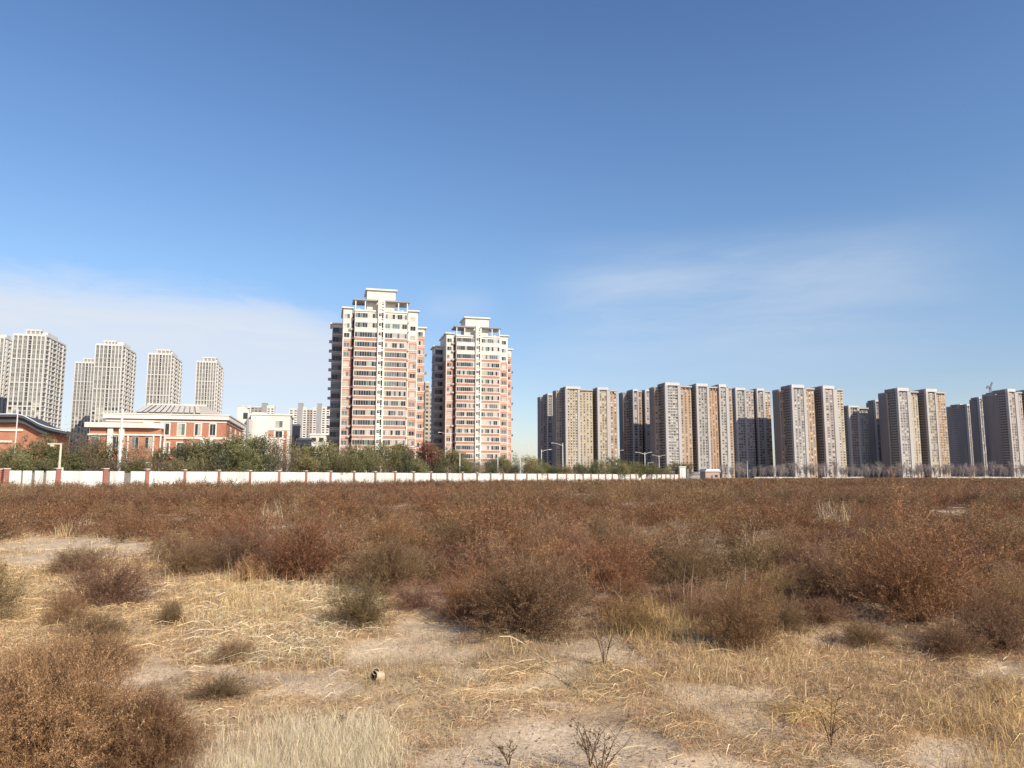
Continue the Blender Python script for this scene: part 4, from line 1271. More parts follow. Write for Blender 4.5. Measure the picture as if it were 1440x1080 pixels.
def build_school(g):
    Y0 = 165.0
    rng = random.Random(9)
    # main range: front right corner at px 320
    zt = z_at(585, 176)
    X1, Y1 = x_at(318, 176, 14), 176.0
    Wd = -width_to(X1, Y1, 150, 14)
    D = 36
    X0, Yb = off(X1, Y1, -Wd, 0)
    root = thing('school_building', 'red brick school with white bands and a slanting roof of solar panels', 'school', (X0, Yb, 0), GRID)
    w = MB()
    w.box(0, Wd, 0, D, 0, zt - .4, g['brick_o'])
    for z, h, o in ((zt - 1.0, 1.0, .7), (zt - 1.7, .35, .15), (zt - 5.6, .5, .25), (zt - 9.6, .35, .2)):
        w.box(-o, Wd + o, -o, D + o, z, z + h, g['cream2'])
    w.box(-.9, Wd + .9, -.9, D + .9, zt - .02, zt + .22, g['cream2'])
    for px in (285, 296.5):
        x = Wd + width_to(X1, Y1, px, 10)
        w.box(x - .5, x + .5, -.5, .1, 0, zt - 5.6, g['cream2'])
    w.build('wall', root)
    def win(name, px0, px1, za, zb, n):
        a, b = Wd + width_to(X1, Y1, px0, 12), Wd + width_to(X1, Y1, px1, 12)
        me = window_mesh(g, b - a, zb - za, n, rng, bright=.2)
        o = link('window', me, root, ((a + b) / 2, -.07, (za + zb) / 2))
        s = MB(); s.box(-(b - a) / 2 - .22, (b - a) / 2 + .22, -.045, .02, -(zb - za) / 2 - .22, (zb - za) / 2 + .15, g['cream2'])
        link('window_surround', s.mesh('window_surround'), root, ((a + b) / 2, 0.02, (za + zb) / 2))
    for a, b in ((202, 214), (226, 238), (250, 260), (274, 282.5), (295, 303)): win('u', a, b, zt - 4.7, zt - 1.95, 2)
    for a, b in ((232, 239), (250, 260), (272, 283), (288, 294), (300, 312)): win('l', a, b, zt - 9.2, zt - 6.4, 2)
    for yy in (9, 19, 29):
        me = window_mesh(g, 2.2, 2.5, 2, rng, bright=.2)
        o = link('window', me, root, (Wd + .03, yy, zt - 3.4)); o.rotation_euler = (0, 0, math.pi / 2)
    # roof: rear-rising plane with panel rows
    r = MB()
    ya, yb = .6, 13
    zr = z_at(570, 176 + 13 * CA - 4)
    xl = Wd + width_to(X1, Y1, 184, 16)
    hipx = Wd - 1
    r.prism([(0, 0)], 0, 0, g['roofm']) if False else None
    r.poly([(xl, ya, zt + .2), (hipx, ya, zt + .2), (hipx - 6, yb, zr), (xl + .5, yb, zr)], g['roofm'])
    r.poly([(hipx, ya, zt + .2), (hipx + .5, D - 1, zt + .2), (hipx - 6, D - 8, zr), (hipx - 6, yb, zr)], g['roofm'])
    r.poly([(xl, D - 1, zt + .2), (xl, ya, zt + .2), (xl + .5, yb, zr), (xl + .5, D - 8, zr)], g['roofd'])
    r.poly([(hipx - 6, yb, zr), (hipx - 6, D - 8, zr), (xl + .5, D - 8, zr), (xl + .5, yb, zr)], g['roofm'])
    r.build('roof', root)
    n = 11
    for i in range(n):
        f0, f1 = (i + .06) / n, (i + .84 - .2 * (i % 4 == 1)) / n
        p = MB()
        def pt(f, v, dz):
            xa = xl + .8 + (hipx - xl - 5.5) * f; xb = xl + 1.2 + (hipx - xl - 8.5) * f
            return ((xa * (1 - v) + xb * v), ya + (yb - ya) * v, zt + .2 + (zr - zt - .2) * v + dz)
        q = [pt(f0, .06, .35), pt(f1, .06, .35), pt(f1, .92, .35), pt(f0, .92, .35)]
        p.poly(q, g['panel'])
        for k in range(4):
            a, b = q[k], q[(k + 1) % 4]
            p.poly([a, (a[0], a[1], a[2] - .33), (b[0], b[1], b[2] - .33), b], g['roofd'])
        p.build('solar_panel', root)
    rr = MB(); rr.box(xl + .5, hipx - 5.5, yb - .2, yb + .5, zr, zr + .35, g['cream2']); rr.build('ridge_cap', root)
    # low front range with the broad white fascia
    zf_t, zf_b = z_at(593.5, Y0), z_at(600.5, Y0)
    XA = x_at(119, Y0, 12)
    Wl = width_to(XA, Y0, 228, 12)
    lw = MB()
    dx, dy = XA - X0, Y0 - Yb
    lx, ly = dx * CA + dy * SA, -dx * SA + dy * CA          # in school coordinates
    dep = max(6.0, -ly - .02)
    def L(x0, x1, y0, y1, z0, z1, m): lw.box(lx + x0, lx + x1, ly + y0, ly + y1, z0, z1, m)
    L(.8, Wl - .4, .8, dep, 0, zf_b, g['brick_o'])
    L(0, Wl - 2.4, -.4, dep - .3, zf_b, zf_t, g['cream2'])
    # chamfered right end of the fascia
    for i in range(5):
        t0, t1 = i / 5 * math.pi / 2, (i + 1) / 5 * math.pi / 2
        cx, cy, R = lx + Wl - 2.4, ly + 2.2, 2.6
        a = (cx + R * math.sin(t0), cy - R * math.cos(t0)); b = (cx + R * math.sin(t1), cy - R * math.cos(t1))
        lw.poly([(a[0], a[1], zf_b), (b[0], b[1], zf_b), (b[0], b[1], zf_t), (a[0], a[1], zf_t)], g['cream2'])
        lw.poly([(cx, cy, zf_t), (a[0], a[1], zf_t), (b[0], b[1], zf_t)], g['cream2'])
    L(.5, Wl - .1, .4, dep - .1, zf_b - 1.75, zf_b - 1.4, g['cream2'])
    L(.6, Wl - .2, .6, dep - .1, 4.6, 4.85, g['cream2'])
    for px in (154, 170): 
        x = width_to(XA, Y0, px, 10); L(x - .55, x + .55, 0.1, .9, 0, zf_b, g['cream2'])
    for px in (179, 215, 225, 231):
        x = width_to(XA, Y0, px, 10); L(x - .15, x + .15, .5, .9, 0, zf_b - 1.5, g['cream2'])
    lw.build('front_range', root)
    for px0, px1 in ((157.5, 167), (203, 213), (127, 138), (184, 194)):
        a, b = width_to(XA, Y0, px0, 10), width_to(XA, Y0, px1, 10)
        me = window_mesh(g, b - a, 2.6, 2, rng, bright=.1)
        link('window', me, root, (lx + (a + b) / 2, ly + .76, zf_b - 3.3)); link('window', me, root, (lx + (a + b) / 2, ly + .76, 2.9))
    # middle terrace block with its own white edge, left of the solar roof
    t = MB()
    ta, tb = width_to(XA, Y0, 135, 12), width_to(XA, Y0, 182, 12)
    t.box(lx + ta, lx + tb - 1.2, ly + 4.6, ly + dep + 5, zf_t - .2, zf_t + 1.25, g['white'])
    t.build('terrace_parapet', root)
    return root

def build_hall(g):
    Y0 = 148.0
    pts = [(-70, 583.5), (26, 583.5), (36, 586), (46, 591), (56, 596.5), (68, 601), (80, 604), (97, 607.5)]
    X0 = x_at(-70, Y0, 10)
    root = thing('sports_hall', 'brick hall with a dark curved roof and pale eaves at the left edge', 'hall', (X0, Y0, 0), GRID)
    prof = []
    for px, py in pts:
        x = width_to(X0, Y0, px, 10); 
        prof.append((x, z_at(py, Y0 + x * SA)))
    th = .5
    r = MB()
    top = prof; bot = [(x, z - th) for x, z in prof]
    for i in range(len(prof) - 1):
        (xa, za), (xb, zb) = prof[i], prof[i + 1]
        r.prism([(xa, za - th), (xb, zb - th), (xb, zb), (xa, za)], -1.6, 8, g['roofd'])
    r.build('roof', root)
    e = MB()
    for i in range(len(prof) - 1):
        (xa, za), (xb, zb) = prof[i], prof[i + 1]
        e.prism([(xa, za - .02), (xb, zb - .02), (xb, zb + .16), (xa, za + .16)], -1.75, -1.4, g['roofe'])
    e.build('roof_edge', root)
    u = MB()      # dark soffit girder along the front
    for i in range(len(prof) - 1):
        (xa, za), (xb, zb) = prof[i], prof[i + 1]
        k = 1.1 if i < 5 else .5
        u.prism([(xa, za - th - k), (xb, zb - th - k), (xb, zb - th), (xa, za - th)], -.9, -.4, g['roofd'])
    u.build('soffit', root)
    w = MB()
    for i in range(len(prof) - 2):
        (xa, za), (xb, zb) = prof[i], prof[i + 1]
        w.prism([(xa, 0), (xb, 0), (xb, zb - th), (xa, za - th)], .3, 7.6, g['brick_o'])
    xe = prof[-2][0]
    for py, hh in ((603.5, .45), (620, .4)):
        z = z_at(py, Y0); w.box(0, width_to(X0, Y0, 30 if py < 610 else 16, 8), -.0, .35, z - hh / 2, z + hh / 2, g['cream2'])
    w.build('wall', root)
    rng = random.Random(4)


def build_cream(g):
    Y0 = 236.0
    X0 = x_at(352, Y0, 15)
    H = z_at(583.5, Y0)
    W = width_to(X0, Y0, 407.5, 15)
    root = thing('cream_building', 'cream plastered low building with square windows right of the red brick school', 'building', (X0, Y0, 0), GRID)
    rng = random.Random(2)
    w = MB()
    w.box(0, W, 0, 18, 0, H, g['cream']); w.box(-.3, W + .3, -.3, 18.3, H, H + .5, g['cream2'])
    # rounded left bay
    n = 8; R = 3.4
    for i in range(n):
        a, b = math.pi * i / n, math.pi * (i + 1) / n
        p, q = (-R * math.cos(a) + 2.0, -R * .6 * math.sin(a)), (-R * math.cos(b) + 2.0, -R * .6 * math.sin(b))
        w.poly([(p[0], p[1], 0), (q[0], q[1], 0), (q[0], q[1], H - 1.5), (p[0], p[1], H - 1.5)], g['cream'])
        w.poly([(2, 0.02, H - 1.5), (p[0], p[1], H - 1.5), (q[0], q[1], H - 1.5)], g['cream2'])
    z2 = z_at(604, Y0)
    w.box(-1.2, W + .1, -.2, .1, z2 - .15, z2 + .2, g['cream2'])
    xa, xb = width_to(X0, Y0, 398.5, 10), W - .9
    w.box(xa, xb, -.12, .2, 0, z2 - .2, g['brick_o'])
    xa, xb = width_to(X0, Y0, 376, 10), width_to(X0, Y0, 384, 10)
    w.box(xa, xb, -.1, .2, z_at(615, Y0), z2 - .3, g['brick'])
    z3 = z_at(617, Y0); w.box(2, W + .1, -.2, .1, z3 - .15, z3 + .2, g['cream2'])
    w.build('wall', root)
    for px0, px1, p0, p1 in ((366, 376, 591, 600.5), (386.5, 396.5, 591, 600.5), (387, 396.5, 605.5, 615)):
        a, b = width_to(X0, Y0, px0, 12), width_to(X0, Y0, px1, 12)
        za, zb = z_at(p1, Y0), z_at(p0, Y0)
        link('window', window_mesh(g, b - a, zb - za, 2, rng, bright=.08), root, ((a + b) / 2, -.06, (za + zb) / 2))
    r = MB()
    a, b = width_to(X0, Y0, 331, 20), width_to(X0, Y0, 352, 20)
    zt = z_at(570, Y0)
    r.prism([(a, H - 3), (b, H - 3), (b - 1.0, zt - 1.5), (b - 2.2, zt), (a, zt)], 4, 10, g['cream'])
    r.poly([(a, 3.9, zt + .02), (b - 2.0, 3.9, zt + .02), (b - 2.0, 10.2, zt + .02), (a, 10.2, zt + .02)], g['cream2'])
    r.poly([(b - 2.6, 3.95, H - 1), (b - 1.2, 3.95, H - 1), (b - 1.2, 3.95, H + 1), (b - 2.6, 3.95, H + 1)], g['glass'])
    r.build('roof_house', root)
    r = MB(); a, b = width_to(X0, Y0, 352, 20), width_to(X0, Y0, 372, 20)
    r.box(a, b, 5, 12, H + .3, z_at(578, Y0), g['cream']); r.build('roof_house', root)

# ------------------------------------------------------------------ boundary wall
WALL_K = 110.0 * 1156          # depth of the wall under a picture column: WALL_K / (1390 - px)
def wall_pt(px):
    Y = WALL_K / (1390 - px)
    return Vector(((px - CX) / F_PX * (Y * CP - EYE * SP), Y, 0))

def build_wall(g):
    white = surf('whitewashed_wall', (.72, .695, .64), .9, .28, .9, streak=True, objvar=.07)
    red = brick_mat('pillar_brick', (.30, .10, .075), (.42, .17, .12), (.40, .30, .25))
    dull = surf('dull_pillar', (.26, .165, .125), .9, .2, 2)
    gp_ = surf('grey_pillar', (.22, .20, .18), .9, .2, 2)
    root = thing('boundary_wall', 'long white boundary wall with red brick pillars along the far side of the field', 'wall', tuple(wall_pt(0)))
    o = wall_pt(0)
    d = (wall_pt(600) - wall_pt(100)).normalized()
    nrm = Vector((d.y, -d.x, 0))
    def obox(px0, px1, t, z0, z1, mat, name, ext=0.0, cap=False):
        a, b = wall_pt(px0) - o, wall_pt(px1) - o
        a = a - d * ext; b = b + d * ext
        mb = MB(); q = nrm * t
        pts = [a + q, b + q, b - q, a - q]
        mb.v = [tuple(p + Vector((0, 0, z0))) for p in pts] + [tuple(p + Vector((0, 0, z1))) for p in pts]
        mb.f = [(0, 1, 5, 4), (1, 2, 6, 5), (2, 3, 7, 6), (3, 0, 4, 7), (4, 5, 6, 7), (3, 2, 1, 0)]
        mb.m = [mb.mi(mat)] * 6
        if cap:
            q2 = nrm * (t + .08); c = [a - d * .08 + q2, b + d * .08 + q2, b + d * .08 - q2, a - d * .08 - q2]
            n = len(mb.v)
            mb.v += [tuple(p + Vector((0, 0, z1))) for p in c] + [tuple(p + Vector((0, 0, z1 + .1))) for p in c]
            mb.f += [tuple(n + i for i in f) for f in [(0, 1, 5, 4), (1, 2, 6, 5), (2, 3, 7, 6), (3, 0, 4, 7), (4, 5, 6, 7), (3, 2, 1, 0)]]
            mb.m += [mb.mi(g['cream2'] if mat is not gp_ else mat)] * 6
        mb.build(name, root)
    posts = [208, 258, 306, 350, 391, 429, 463.5, 496.5, 526.5, 554.5, 580.5, 605, 628, 649.5, 670, 689, 707, 724, 740, 755, 769.5, 783, 796, 808, 819.5, 830.5, 841, 851, 860.5, 869.5, 878, 886, 894, 901.5, 909, 916, 923, 929.5, 936, 942, 948, 954]
    H = 2.32
    # left stretch: uneven panels and gaps
    for a, b in ((10.5, 27.5), (30, 42.5), (47, 59), (63, 76), (84, 142.5), (153, 173), (182.5, 202.5)):
        obox(a, b, .12, 0, H, white, 'wall_panel')
    for a, b, m, h in ((-20, -1.5, red, 2.45), (2, 10, red, 2.5), (76, 83, red, 2.6), (143, 149.5, red, 2.62), (203, 207.5, red, 2.6)):
        obox(a, b, .28, 0, h, m, 'pillar', cap=True)
    obox(83, 86, .2, 0, 2.75, g['cream2'], 'gate_post')
    for a, b in ((27.6, 29.9), (42.6, 46.9), (59.1, 62.9), (149.6, 152.9), (173.1, 182.4)):
        obox(a, b, .05, 0, 2.1, gp_, 'dark_gate_leaf')
    seq = [207.5] + posts[1:]
    for i in range(len(seq) - 1):
        Y = WALL_K / (1390 - seq[i + 1])
        ph = .42 * F_PX / Y / 2 * .82
        hh = H + rnd.uniform(-.03, .03)
        obox(seq[i] + (ph if i else 0), seq[i + 1] - ph, .12, 0, hh, white, 'wall_panel')
        obox(seq[i + 1] - ph, seq[i + 1] + ph, .26, 0, H + .22, red if (seq[i + 1] < 480 or abs(seq[i + 1] - 554.5) < 1) else gp_ if i % 3 == 2 else dull, 'pillar', cap=i < 14)
    # end pillar: the tall white post right of the wall
    p = wall_pt(959.5)
    t = thing('white_gate_pillar', 'tall white square pillar standing at the right end of the boundary wall', 'pillar', tuple(p))
    b = MB(); b.box(-1.2, 1.2, -1.2, 1.2, 0, 5.2, white); b.box(-1.4, 1.4, -1.4, 1.4, 5.2, 5.6, g['cream2']); b.build('shaft', t)
    b = MB(); b.box(1.6, 2.6, -1, 1, 0, 4.6, gp_); b.build('side_post', t)
    # far low kerb wall beyond the field at the right
    k = 0
    for a, b_, lab in ((1062, 1131, 'low white wall beyond the field, left of the tan twin towers'), (1160, 1219, 'low white wall beyond the field in front of the low distant tower'),
                       (1326, 1450, 'low white wall at the far right edge of the field')):
        x0, x1 = x_at(a, 480, 1), x_at(b_, 480, 1)
        mb = MB(); n = max(3, int((x1 - x0) / 7))
        for i in range(n):
            xa = x0 + (x1 - x0) * i / n
            mb.box(xa + .1, xa + (x1 - x0) / n - .1, 0, .3, 0, 1.35 + rnd.uniform(-.12, .12), white)
        tag(mb.build('low_wall', None, (0, 482 + k, 0)), lab, 'wall'); k += 2
    # sheds right of the end pillar
    hut = thing('small_hut', 'small pinkish hut with a blue and white roof beyond the right end of the wall', 'hut', (x_at(992, 400, 3), 400, 0), GRID)
    b = MB(); b.box(0, 8.4, 0, 6, 0, 4.2, surf('pink_wall', (.46, .33, .26), .9, .1, 1)); b.build('wall', hut)
    b = MB(); b.prism([(-.5, 4.2), (8.9, 4.2), (7.9, 5.6), (.5, 5.6)], -.6, 6.6, g['roofe']); b.build('roof', hut)
    b = MB(); b.box(3.2, 4.4, -.06, .1, 0, 2.2, g['glass2']); b.build('door', hut)
    b = MB(); b.box(5.6, 7.2, -.06, .1, 1.2, 2.4, g['glass']); b.build('window', hut)
    sh = thing('grey_shed', 'long low grey shed between the white pillar and the small hut', 'shed', (x_at(970, 420, 3), 420, 0), GRID)
    b = MB(); b.box(0, 8.2, 0, 7, 0, 2.6, g['grey']); b.build('wall', sh)
    b = MB(); b.prism([(-.4, 2.6), (8.6, 2.6), (8.6, 2.8), (4.1, 4.2), (-.4, 2.8)], -.4, 7.4, g['dgrey']); b.build('roof', sh)

# ------------------------------------------------------------------ lamps, poles, crane
def build_lamps(g):
    wm = surf('white_pole', (.74, .72, .68), .5, .08, 2)
    gm = surf('grey_pole', (.52, .52, .51), .5, .1, 2)
    def lamp(px, py_top, back, label, arms, r=.09, mat=wm, Y=None, name='street_lamp', arm=1.6, head=True):
        Y = Y or (WALL_K / (1390 - px) + back)
        H = z_at(py_top, Y); X = x_at(px, Y, H * .5)
        t = thing(name, label, 'street lamp' if arms else 'pole', (X, Y, 0))
        b = MB(); b.tube([(0, 0, 0), (0, 0, .8), (0, 0, H)], [r * 1.5, r * 1.2, r * .75], mat, 8); b.build('pole', t)
        for dx in arms:
            a = MB(); a.tube([(0, 0, H * .93), (dx * .45, 0, H * .97), (dx, 0, H)], [r * .6, r * .5, r * .4], mat, 6); a.build('arm', t)
            h = MB(); s = math.copysign(1, dx)
            h.prism([(dx - .1 if s > 0 else dx + .1 - .9, H - .12), (dx + .8 if s > 0 else dx + .1, H - .04), (dx + .8 if s > 0 else dx + .1, H + .06), (dx - .1 if s > 0 else dx + .1 - .9, H + .12)], -.18, .18, mat)
            h.build('lamp_head', t)
        return t
    lamp(21, 575, 18, 'thin white mast rising in front of the hall at the left edge', [], .1, name='mast')
    t = lamp(83.5, 624.5, 1.2, 'cream right-angled pole with an arm pointing left above the red pillar', [], .16, surf('cream_pole', (.74, .66, .48), .6, .1, 2), name='bracket_pole')
    b = MB(); Hh = z_at(624.5, WALL_K / (1390 - 83.5) + 1.2); b.box(-1.75, .1, -.1, .1, Hh - .05, Hh + .12, MATS['cream_pole']); b.box(-1.4, -.9, -.08, .08, Hh - .32, Hh - .05, MATS['cream_pole']); b.build('arm', t)
    lamp(169, 575, 3, 'tall thick white mast in front of the low range of the school', [], .21, name='mast')
    lamp(460, 622, 8, 'white street lamp with a left arm before the small white building', [-1.9], .08)
    lamp(502, 628, 6, 'white pole standing against the trees below the taller brick tower', [], .13, name='mast')
    lamp(599, 636, 4, 'grey street lamp with a short upturned arm at the gap between the brick towers', [1.3], .13, gm)
    lamp(633, 608, 40, 'white street lamp with a left arm before the dark wing of the farther brick tower', [-2.6], .10)
    lamp(646.5, 636, 6, 'plain white pole in front of the middle of the farther brick tower', [], .13, name='mast')
    lamp(700, 640, 6, 'plain white pole in front of the right part of the farther brick tower', [], .13, name='mast')
    lamp(731.5, 642, 6, 'white street lamp with short double arms right of the farther brick tower', [-1.2, 1.2], .13)
    lamp(742, 622, 60, 'faint white lamp post alone against the sky left of the right skyline', [-1.3, 1.3], .12)
    lamp(761.5, 632, 25, 'white street lamp with a right arm at the left end of the right skyline', [2.4], .14)
    lamp(791.5, 623, 50, 'tall white street lamp with a left arm before the sandy yellow tower', [-3.2], .16)
    lamp(847.5, 648, 10, 'white double-armed street lamp before the right block of the sandy yellow tower', [-1.2, 1.2], .16, gm)
    lamp(866.5, 633, 80, 'slim white street lamp with a right arm at the edge of the great shadow', [2.6], .13)
    lamp(907, 636, 60, 'white street lamp with two arms before the great shadowed tower', [-3.2, 2.4], .2)
    lamp(911.5, 650, 20, 'shorter grey street lamp beside the two-armed lamp', [1.4], .17, gm)
    lamp(927, 640, 110, 'white street lamp with two arms at the left edge of the widest tower', [-2.6, 2.6], .17)
    for px, top, lab in ((1024.5, 650, 'thin white pole among bare trees right of the small hut'), (1051, 648, 'thin white pole among bare trees before the big shadowed tower'),
                         (1090, 657, 'short white pole left of the tan twin towers'), (1160, 656, 'short white pole before the tan twin towers'),
                         (1273, 657, 'white pole before the right hand sunny twin blocks'), (1299, 663, 'short white pole right of the sunny twin blocks pole'), (1434, 662, 'short pole at the right edge of the view')):
        lamp(px, top, 0, lab, [], .17, Y=470, name='mast')
    # rooftop crane near the right edge
    Y = 885.0
    zb, zt = z_at(552, Y), z_at(533.5, Y)
    t = thing('tower_crane', 'small lattice crane on the roof of a dark sided tower near the right edge', 'crane', (x_at(1403.5, Y, zb), Y + 14, zb - 1.5))
    st = surf('crane_steel', (.30, .25, .30), .6, .1, 1)
    h = zt - zb
    def lattice(name, a, b, w, n):
        m = MB(); a, b = Vector(a), Vector(b); dd = (b - a); u = dd.normalized().orthogonal().normalized() * w; v = dd.normalized().cross(u)
        cs = [u + v, u - v, -u - v, -u + v]
        for c in cs: m.tube([a + c, b + c], [.22, .22], st, 5)
        for i in range(n):
            for k in range(4):
                m.tube([a + dd * i / n + cs[k], a + dd * (i + 1) / n + cs[(k + 1) % 4]], [.14, .14], st, 4)
        m.build(name, t)
    lattice('mast', (0, 0, -2), (0, 0, h * .55), 1.0, 4)
    lattice('jib', (0, 0, h * .55), (3.2, 0, h), .6, 5)
    lattice('counter_jib', (0, 0, h * .5), (-3.2, 0, h * .72), .6, 3)
    b = MB(); b.box(-4.2, -2.4, -.9, .9, h * .5, h * .62, g['grey']); b.build('counterweight', t)

# ------------------------------------------------------------------ trees
def tree_arrays(rng, n_clump, per, leaf, pal, lobes=9, spread=.5, airy=0.0):
    """unit-height crown: leaf clumps through a lobed volume between z .16 and 1"""
    dark, mid, tip = [np.array(c) for c in pal]
    lc = np.stack([rng.normal(size=lobes) * spread * .34, rng.normal(size=lobes) * spread * .34, rng.uniform(.32, .84, lobes)], -1)
    lr = rng.uniform(.13, .27, lobes) * (1.15 - .5 * np.abs(lc[:, 2] - .5))
    k = rng.integers(0, lobes, n_clump)
    d = unit(rng.normal(size=(n_clump, 3)))
    c = lc[k] + d * (lr[k] * rng.random(n_clump) ** (1 / 2.2))[:, None] * [spread * 2.0, spread * 2.0, 1]
    c[:, 2] = np.clip(c[:, 2], .12, 1.0)
    M = n_clump * per
    b = np.repeat(np.arange(n_clump), per)
    p = c[b] + rng.normal(size=(M, 3)) * (.028 + .02 * airy)
    sz = leaf * rng.uniform(.5, 1.5, M)
    ax = unit(rng.normal(size=(M, 3))); sd = unit(np.cross(ax, rng.normal(size=(M, 3))))
    v = np.stack([p - ax * sz[:, None], p + ax * sz[:, None] * .6 + sd * sz[:, None] * .6, p + ax * sz[:, None] * .6 - sd * sz[:, None] * .6], 1).reshape(-1, 3)
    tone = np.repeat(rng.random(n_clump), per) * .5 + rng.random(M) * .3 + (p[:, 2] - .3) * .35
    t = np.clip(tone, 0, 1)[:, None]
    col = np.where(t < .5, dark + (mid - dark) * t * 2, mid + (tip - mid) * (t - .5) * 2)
    return v, np.arange(M * 3).reshape(-1, 3), np.repeat(col, 3, 0)

def trunk_mesh(rng, mat, h=.55, r=.022, limbs=6, spread=.3):
    b = MB()
    b.tube([(0, 0, -.02), (0, 0, .12), (rng.normal() * .01, rng.normal() * .01, h)], [r * 1.4, r, r * .5], mat, 8)
    for i in range(limbs):
        a = i * 6.28 / limbs + rng.random(); z = .14 + (h - .18) * rng.random()
        dx, dy = math.cos(a) * spread, math.sin(a) * spread
        b.tube([(0, 0, z), (dx * .45, dy * .45, z + .14), (dx * .9, dy * .9, z + .34)], [r * .55, r * .38, r * .14], mat, 5)
    return b.mesh('trunk')

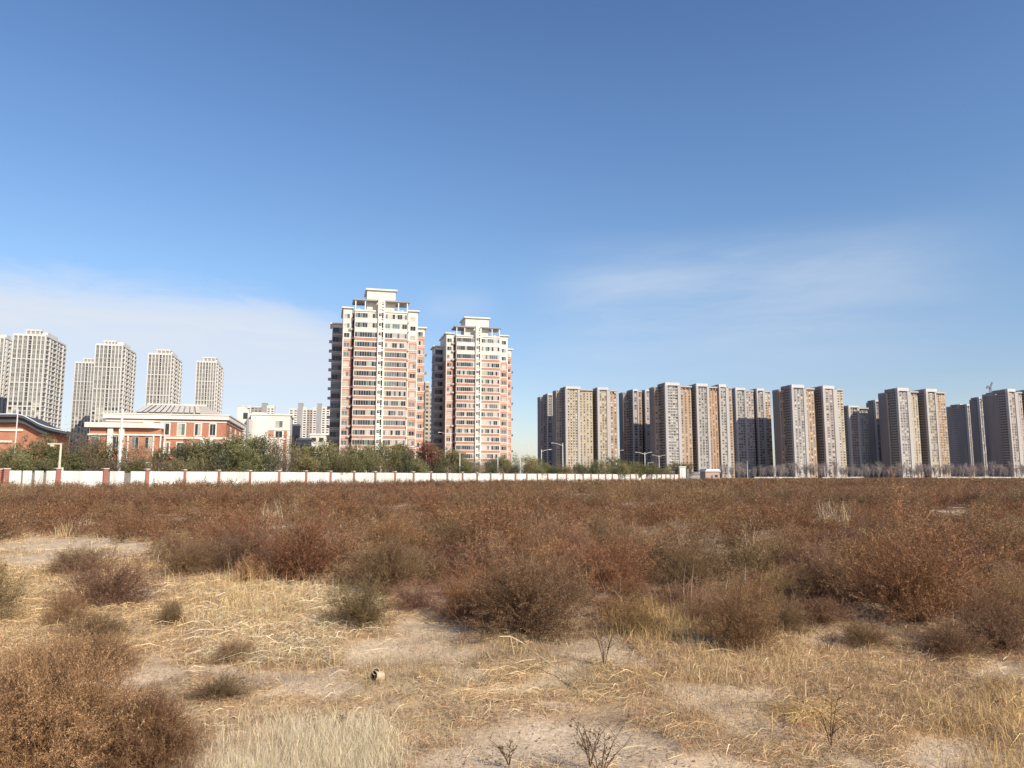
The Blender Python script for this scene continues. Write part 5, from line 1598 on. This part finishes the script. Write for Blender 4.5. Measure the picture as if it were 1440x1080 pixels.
def build_trees():
    rng = np.random.default_rng(77)
    mat = leaf_mat('tree_leaves', .25, .25, .012)
    bark = surf('bark', (.19, .16, .13), .95, .3, 4)
    G1 = ((.065, .065, .030), (.205, .195, .090), (.40, .36, .19))
    G2 = ((.080, .070, .032), (.255, .222, .100), (.45, .38, .19))
    G3 = ((.050, .058, .034), (.150, .158, .088), (.30, .29, .165))
    BR = ((.090, .066, .042), (.220, .165, .102), (.36, .28, .18))
    RB = ((.110, .055, .034), (.26, .125, .078), (.38, .21, .13))
    kinds = {'dark': (G3, 'dark green tree', 0), 'green': (G1, 'green leafy tree', 0), 'olive': (G2, 'yellowish olive tree', 0), 'brown': (BR, 'thin brown tree', 1), 'red': (RB, 'reddish brown tree', 0)}
    meshes = {}
    for k, (pal, lab, airy) in kinds.items():
        meshes[k] = [(soup('crown', *tree_arrays(rng, 520 if not airy else 420, 14 if not airy else 9, .016 if not airy else .0125, pal, 13, .55, airy), mat),
                      trunk_mesh(rng, bark)) for _ in range(3)]
    prof = [(-20, 622), (25, 622), (48, 607), (75, 624), (105, 604), (130, 610), (160, 616), (200, 620), (235, 624), (262, 619), (290, 622), (318, 606), (340, 610), (375, 611), (410, 621), (450, 622), (490, 621),
            (520, 622), (550, 624), (584, 612), (606, 624), (640, 637), (680, 642), (720, 642), (742, 639), (762, 648), (800, 651), (822, 643), (850, 648), (880, 643), (905, 650), (930, 655), (958, 647), (975, 655)]
    def top(px):
        for (a, b), (c, d) in zip(prof, prof[1:]):
            if a <= px <= c: return b + (d - b) * (px - a) / (c - a)
        return 655
    def kind(px):
        if 105 <= px <= 205: return rng.choice(['brown', 'brown', 'brown', 'green'])
        if 30 <= px < 70: return rng.choice(['olive', 'olive', 'green'])
        if 205 <= px < 310: return rng.choice(['green', 'dark', 'green', 'brown'])
        if 310 <= px < 360: return rng.choice(['dark', 'green'])
        if 420 <= px < 450: return rng.choice(['olive', 'brown'])
        if 575 <= px <= 592: return 'red'
        if px > 640: return rng.choice(['dark', 'green', 'brown', 'olive'])
        return rng.choice(['green', 'green', 'olive', 'dark', 'brown'])
    where = [(100, 'left of the school front'), (205, 'before the low school range'), (345, 'before the red brick school'), (470, 'between school and taller brick tower'), (600, 'at the foot of the taller brick tower'),
             (730, 'at the foot of the farther brick tower'), (2000, 'below the right skyline')]
    n = 0
    def plant(px, py, back, kd, low, wide):
        nonlocal n
        Y = WALL_K / (1390 - px) + back
        H = max(2.2, z_at(py, Y)); X = x_at(px, Y, H * .5)
        cm, tm = meshes[kd][int(rng.integers(0, 3))]
        wl = next(t for lim, t in where if px < lim)
        lab = '%s%s behind the white wall %s' % ('low ' if low else '', kinds[kd][1], wl)
        t = thing('tree', lab, 'tree', (X, Y, 0), float(rng.random() * 6.28), '%ss behind the wall %s' % (('low ' if low else '') + kinds[kd][1], wl))
        sc = (wide, wide, H / .97)
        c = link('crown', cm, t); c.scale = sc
        k = link('trunk', tm, t); k.scale = (min(wide, 7), min(wide, 7), H)
        n += 1
    px = -14.0
    while px < 975:
        Y = WALL_K / (1390 - px)
        step = 2.9 * F_PX / (Y + 12)
        py = top(px) + rng.uniform(-5, 6)
        back = rng.uniform(6, 16)
        H = z_at(py, Y + back)
        plant(px, py, back, kind(px), False, float(np.clip(H * rng.uniform(.75, 1.0), 5.0, 9.5)))
        px += step * rng.uniform(.7, 1.5)
    px = -10.0
    while px < 940:      # lower row close behind the wall
        Y = WALL_K / (1390 - px)
        t = top(px); py = 664 - (664 - t) * rng.uniform(.40, .75)
        back = rng.uniform(2.5, 5)
        plant(px, py, back, kind(px) if not 575 <= px <= 592 else 'green', True, float(rng.uniform(4.2, 6.2)))
        px += 3.3 * F_PX / (Y + 4) * rng.uniform(.8, 1.2)
    print('trees', n)
    # bare grey trees in front of the right skyline
    def bare(seed):
        r = np.random.default_rng(seed)
        VV, FF, CC = [], [], []; base = 0
        def seg(a, b, w0, w1, c):
            nonlocal base
            s = unit(np.cross(b - a, r.normal(size=a.shape)))
            v = np.stack([a - s * w0, a + s * w0, b + s * w1, b - s * w1], 1).reshape(-1, 3)
            m = len(a); q = (np.arange(m) * 4)[:, None] + base
            VV.append(v); FF.append(np.concatenate([q + [0, 1, 2], q + [0, 2, 3]], 1).reshape(-1, 3)); CC.append(np.repeat(c, 4, 0)); base += m * 4
        n1 = 22
        z = r.uniform(.12, .6, n1); a = np.stack([np.zeros(n1), np.zeros(n1), z], -1)
        ph = r.random(n1) * 6.28; l = r.uniform(.25, .5, n1) * (1.15 - z * .8)
        b = a + np.stack([np.cos(ph) * l * .45, np.sin(ph) * l * .45, l * .9], -1)
        col = np.array([.37, .315, .28])
        seg(a, b, .007, .003, np.tile(col, (n1, 1)))
        m = n1 * 26; i = np.repeat(np.arange(n1), 26); t = r.random(m)[:, None]
        p = a[i] * (1 - t) + b[i] * t; q = p + unit(r.normal(size=(m, 3)) + [0, 0, 1.1]) * r.uniform(.06, .17, (m, 1))
        seg(p, q, .0032, .0012, col * r.uniform(.8, 1.5, (m, 1)))
        return soup('crown', np.concatenate(VV), np.concatenate(FF), np.concatenate(CC), mat)
    bm = [(bare(s), trunk_mesh(np.random.default_rng(s), bark, .8, .013, 4, .12)) for s in (1, 2, 3, 4)]
    segs = [(1075, 'before the big shadowed tower'), (1200, 'before the tan twin towers'), (1345, 'before the right twin blocks'), (1500, 'near the right edge')]
    for px in np.arange(1012, 1446, 4.6):
        px = px + rng.uniform(-2.5, 2.5)
        Y = rng.uniform(495, 640)
        tp = rng.uniform(645, 658) - (5 if 1060 < px < 1085 or 1300 < px < 1420 else 0) * rng.random()
        H = z_at(tp, Y)
        wl = next(t for lim, t in segs if px < lim)
        t = thing('bare_tree', 'bare grey tree in the leafless row %s' % wl, 'tree', (x_at(px, Y, 5), Y, 0), float(rng.random() * 6.28), 'bare trees %s' % wl)
        a, b = bm[int(rng.integers(0, 4))]
        w = float(rng.uniform(.8, 1.15)) * H
        c = link('crown', a, t); c.scale = (w, w, H)
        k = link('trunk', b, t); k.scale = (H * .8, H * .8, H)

# ------------------------------------------------------------------ build
build_world()
build_camera_sun()
build_ground()
G = mats_b()
build_towers(G)
build_school(G)
build_hall(G)
build_cream(G)
build_wall(G)
build_lamps(G)
build_trees()
build_bushes()
build_grass()
build_clods()
build_foreground_things()
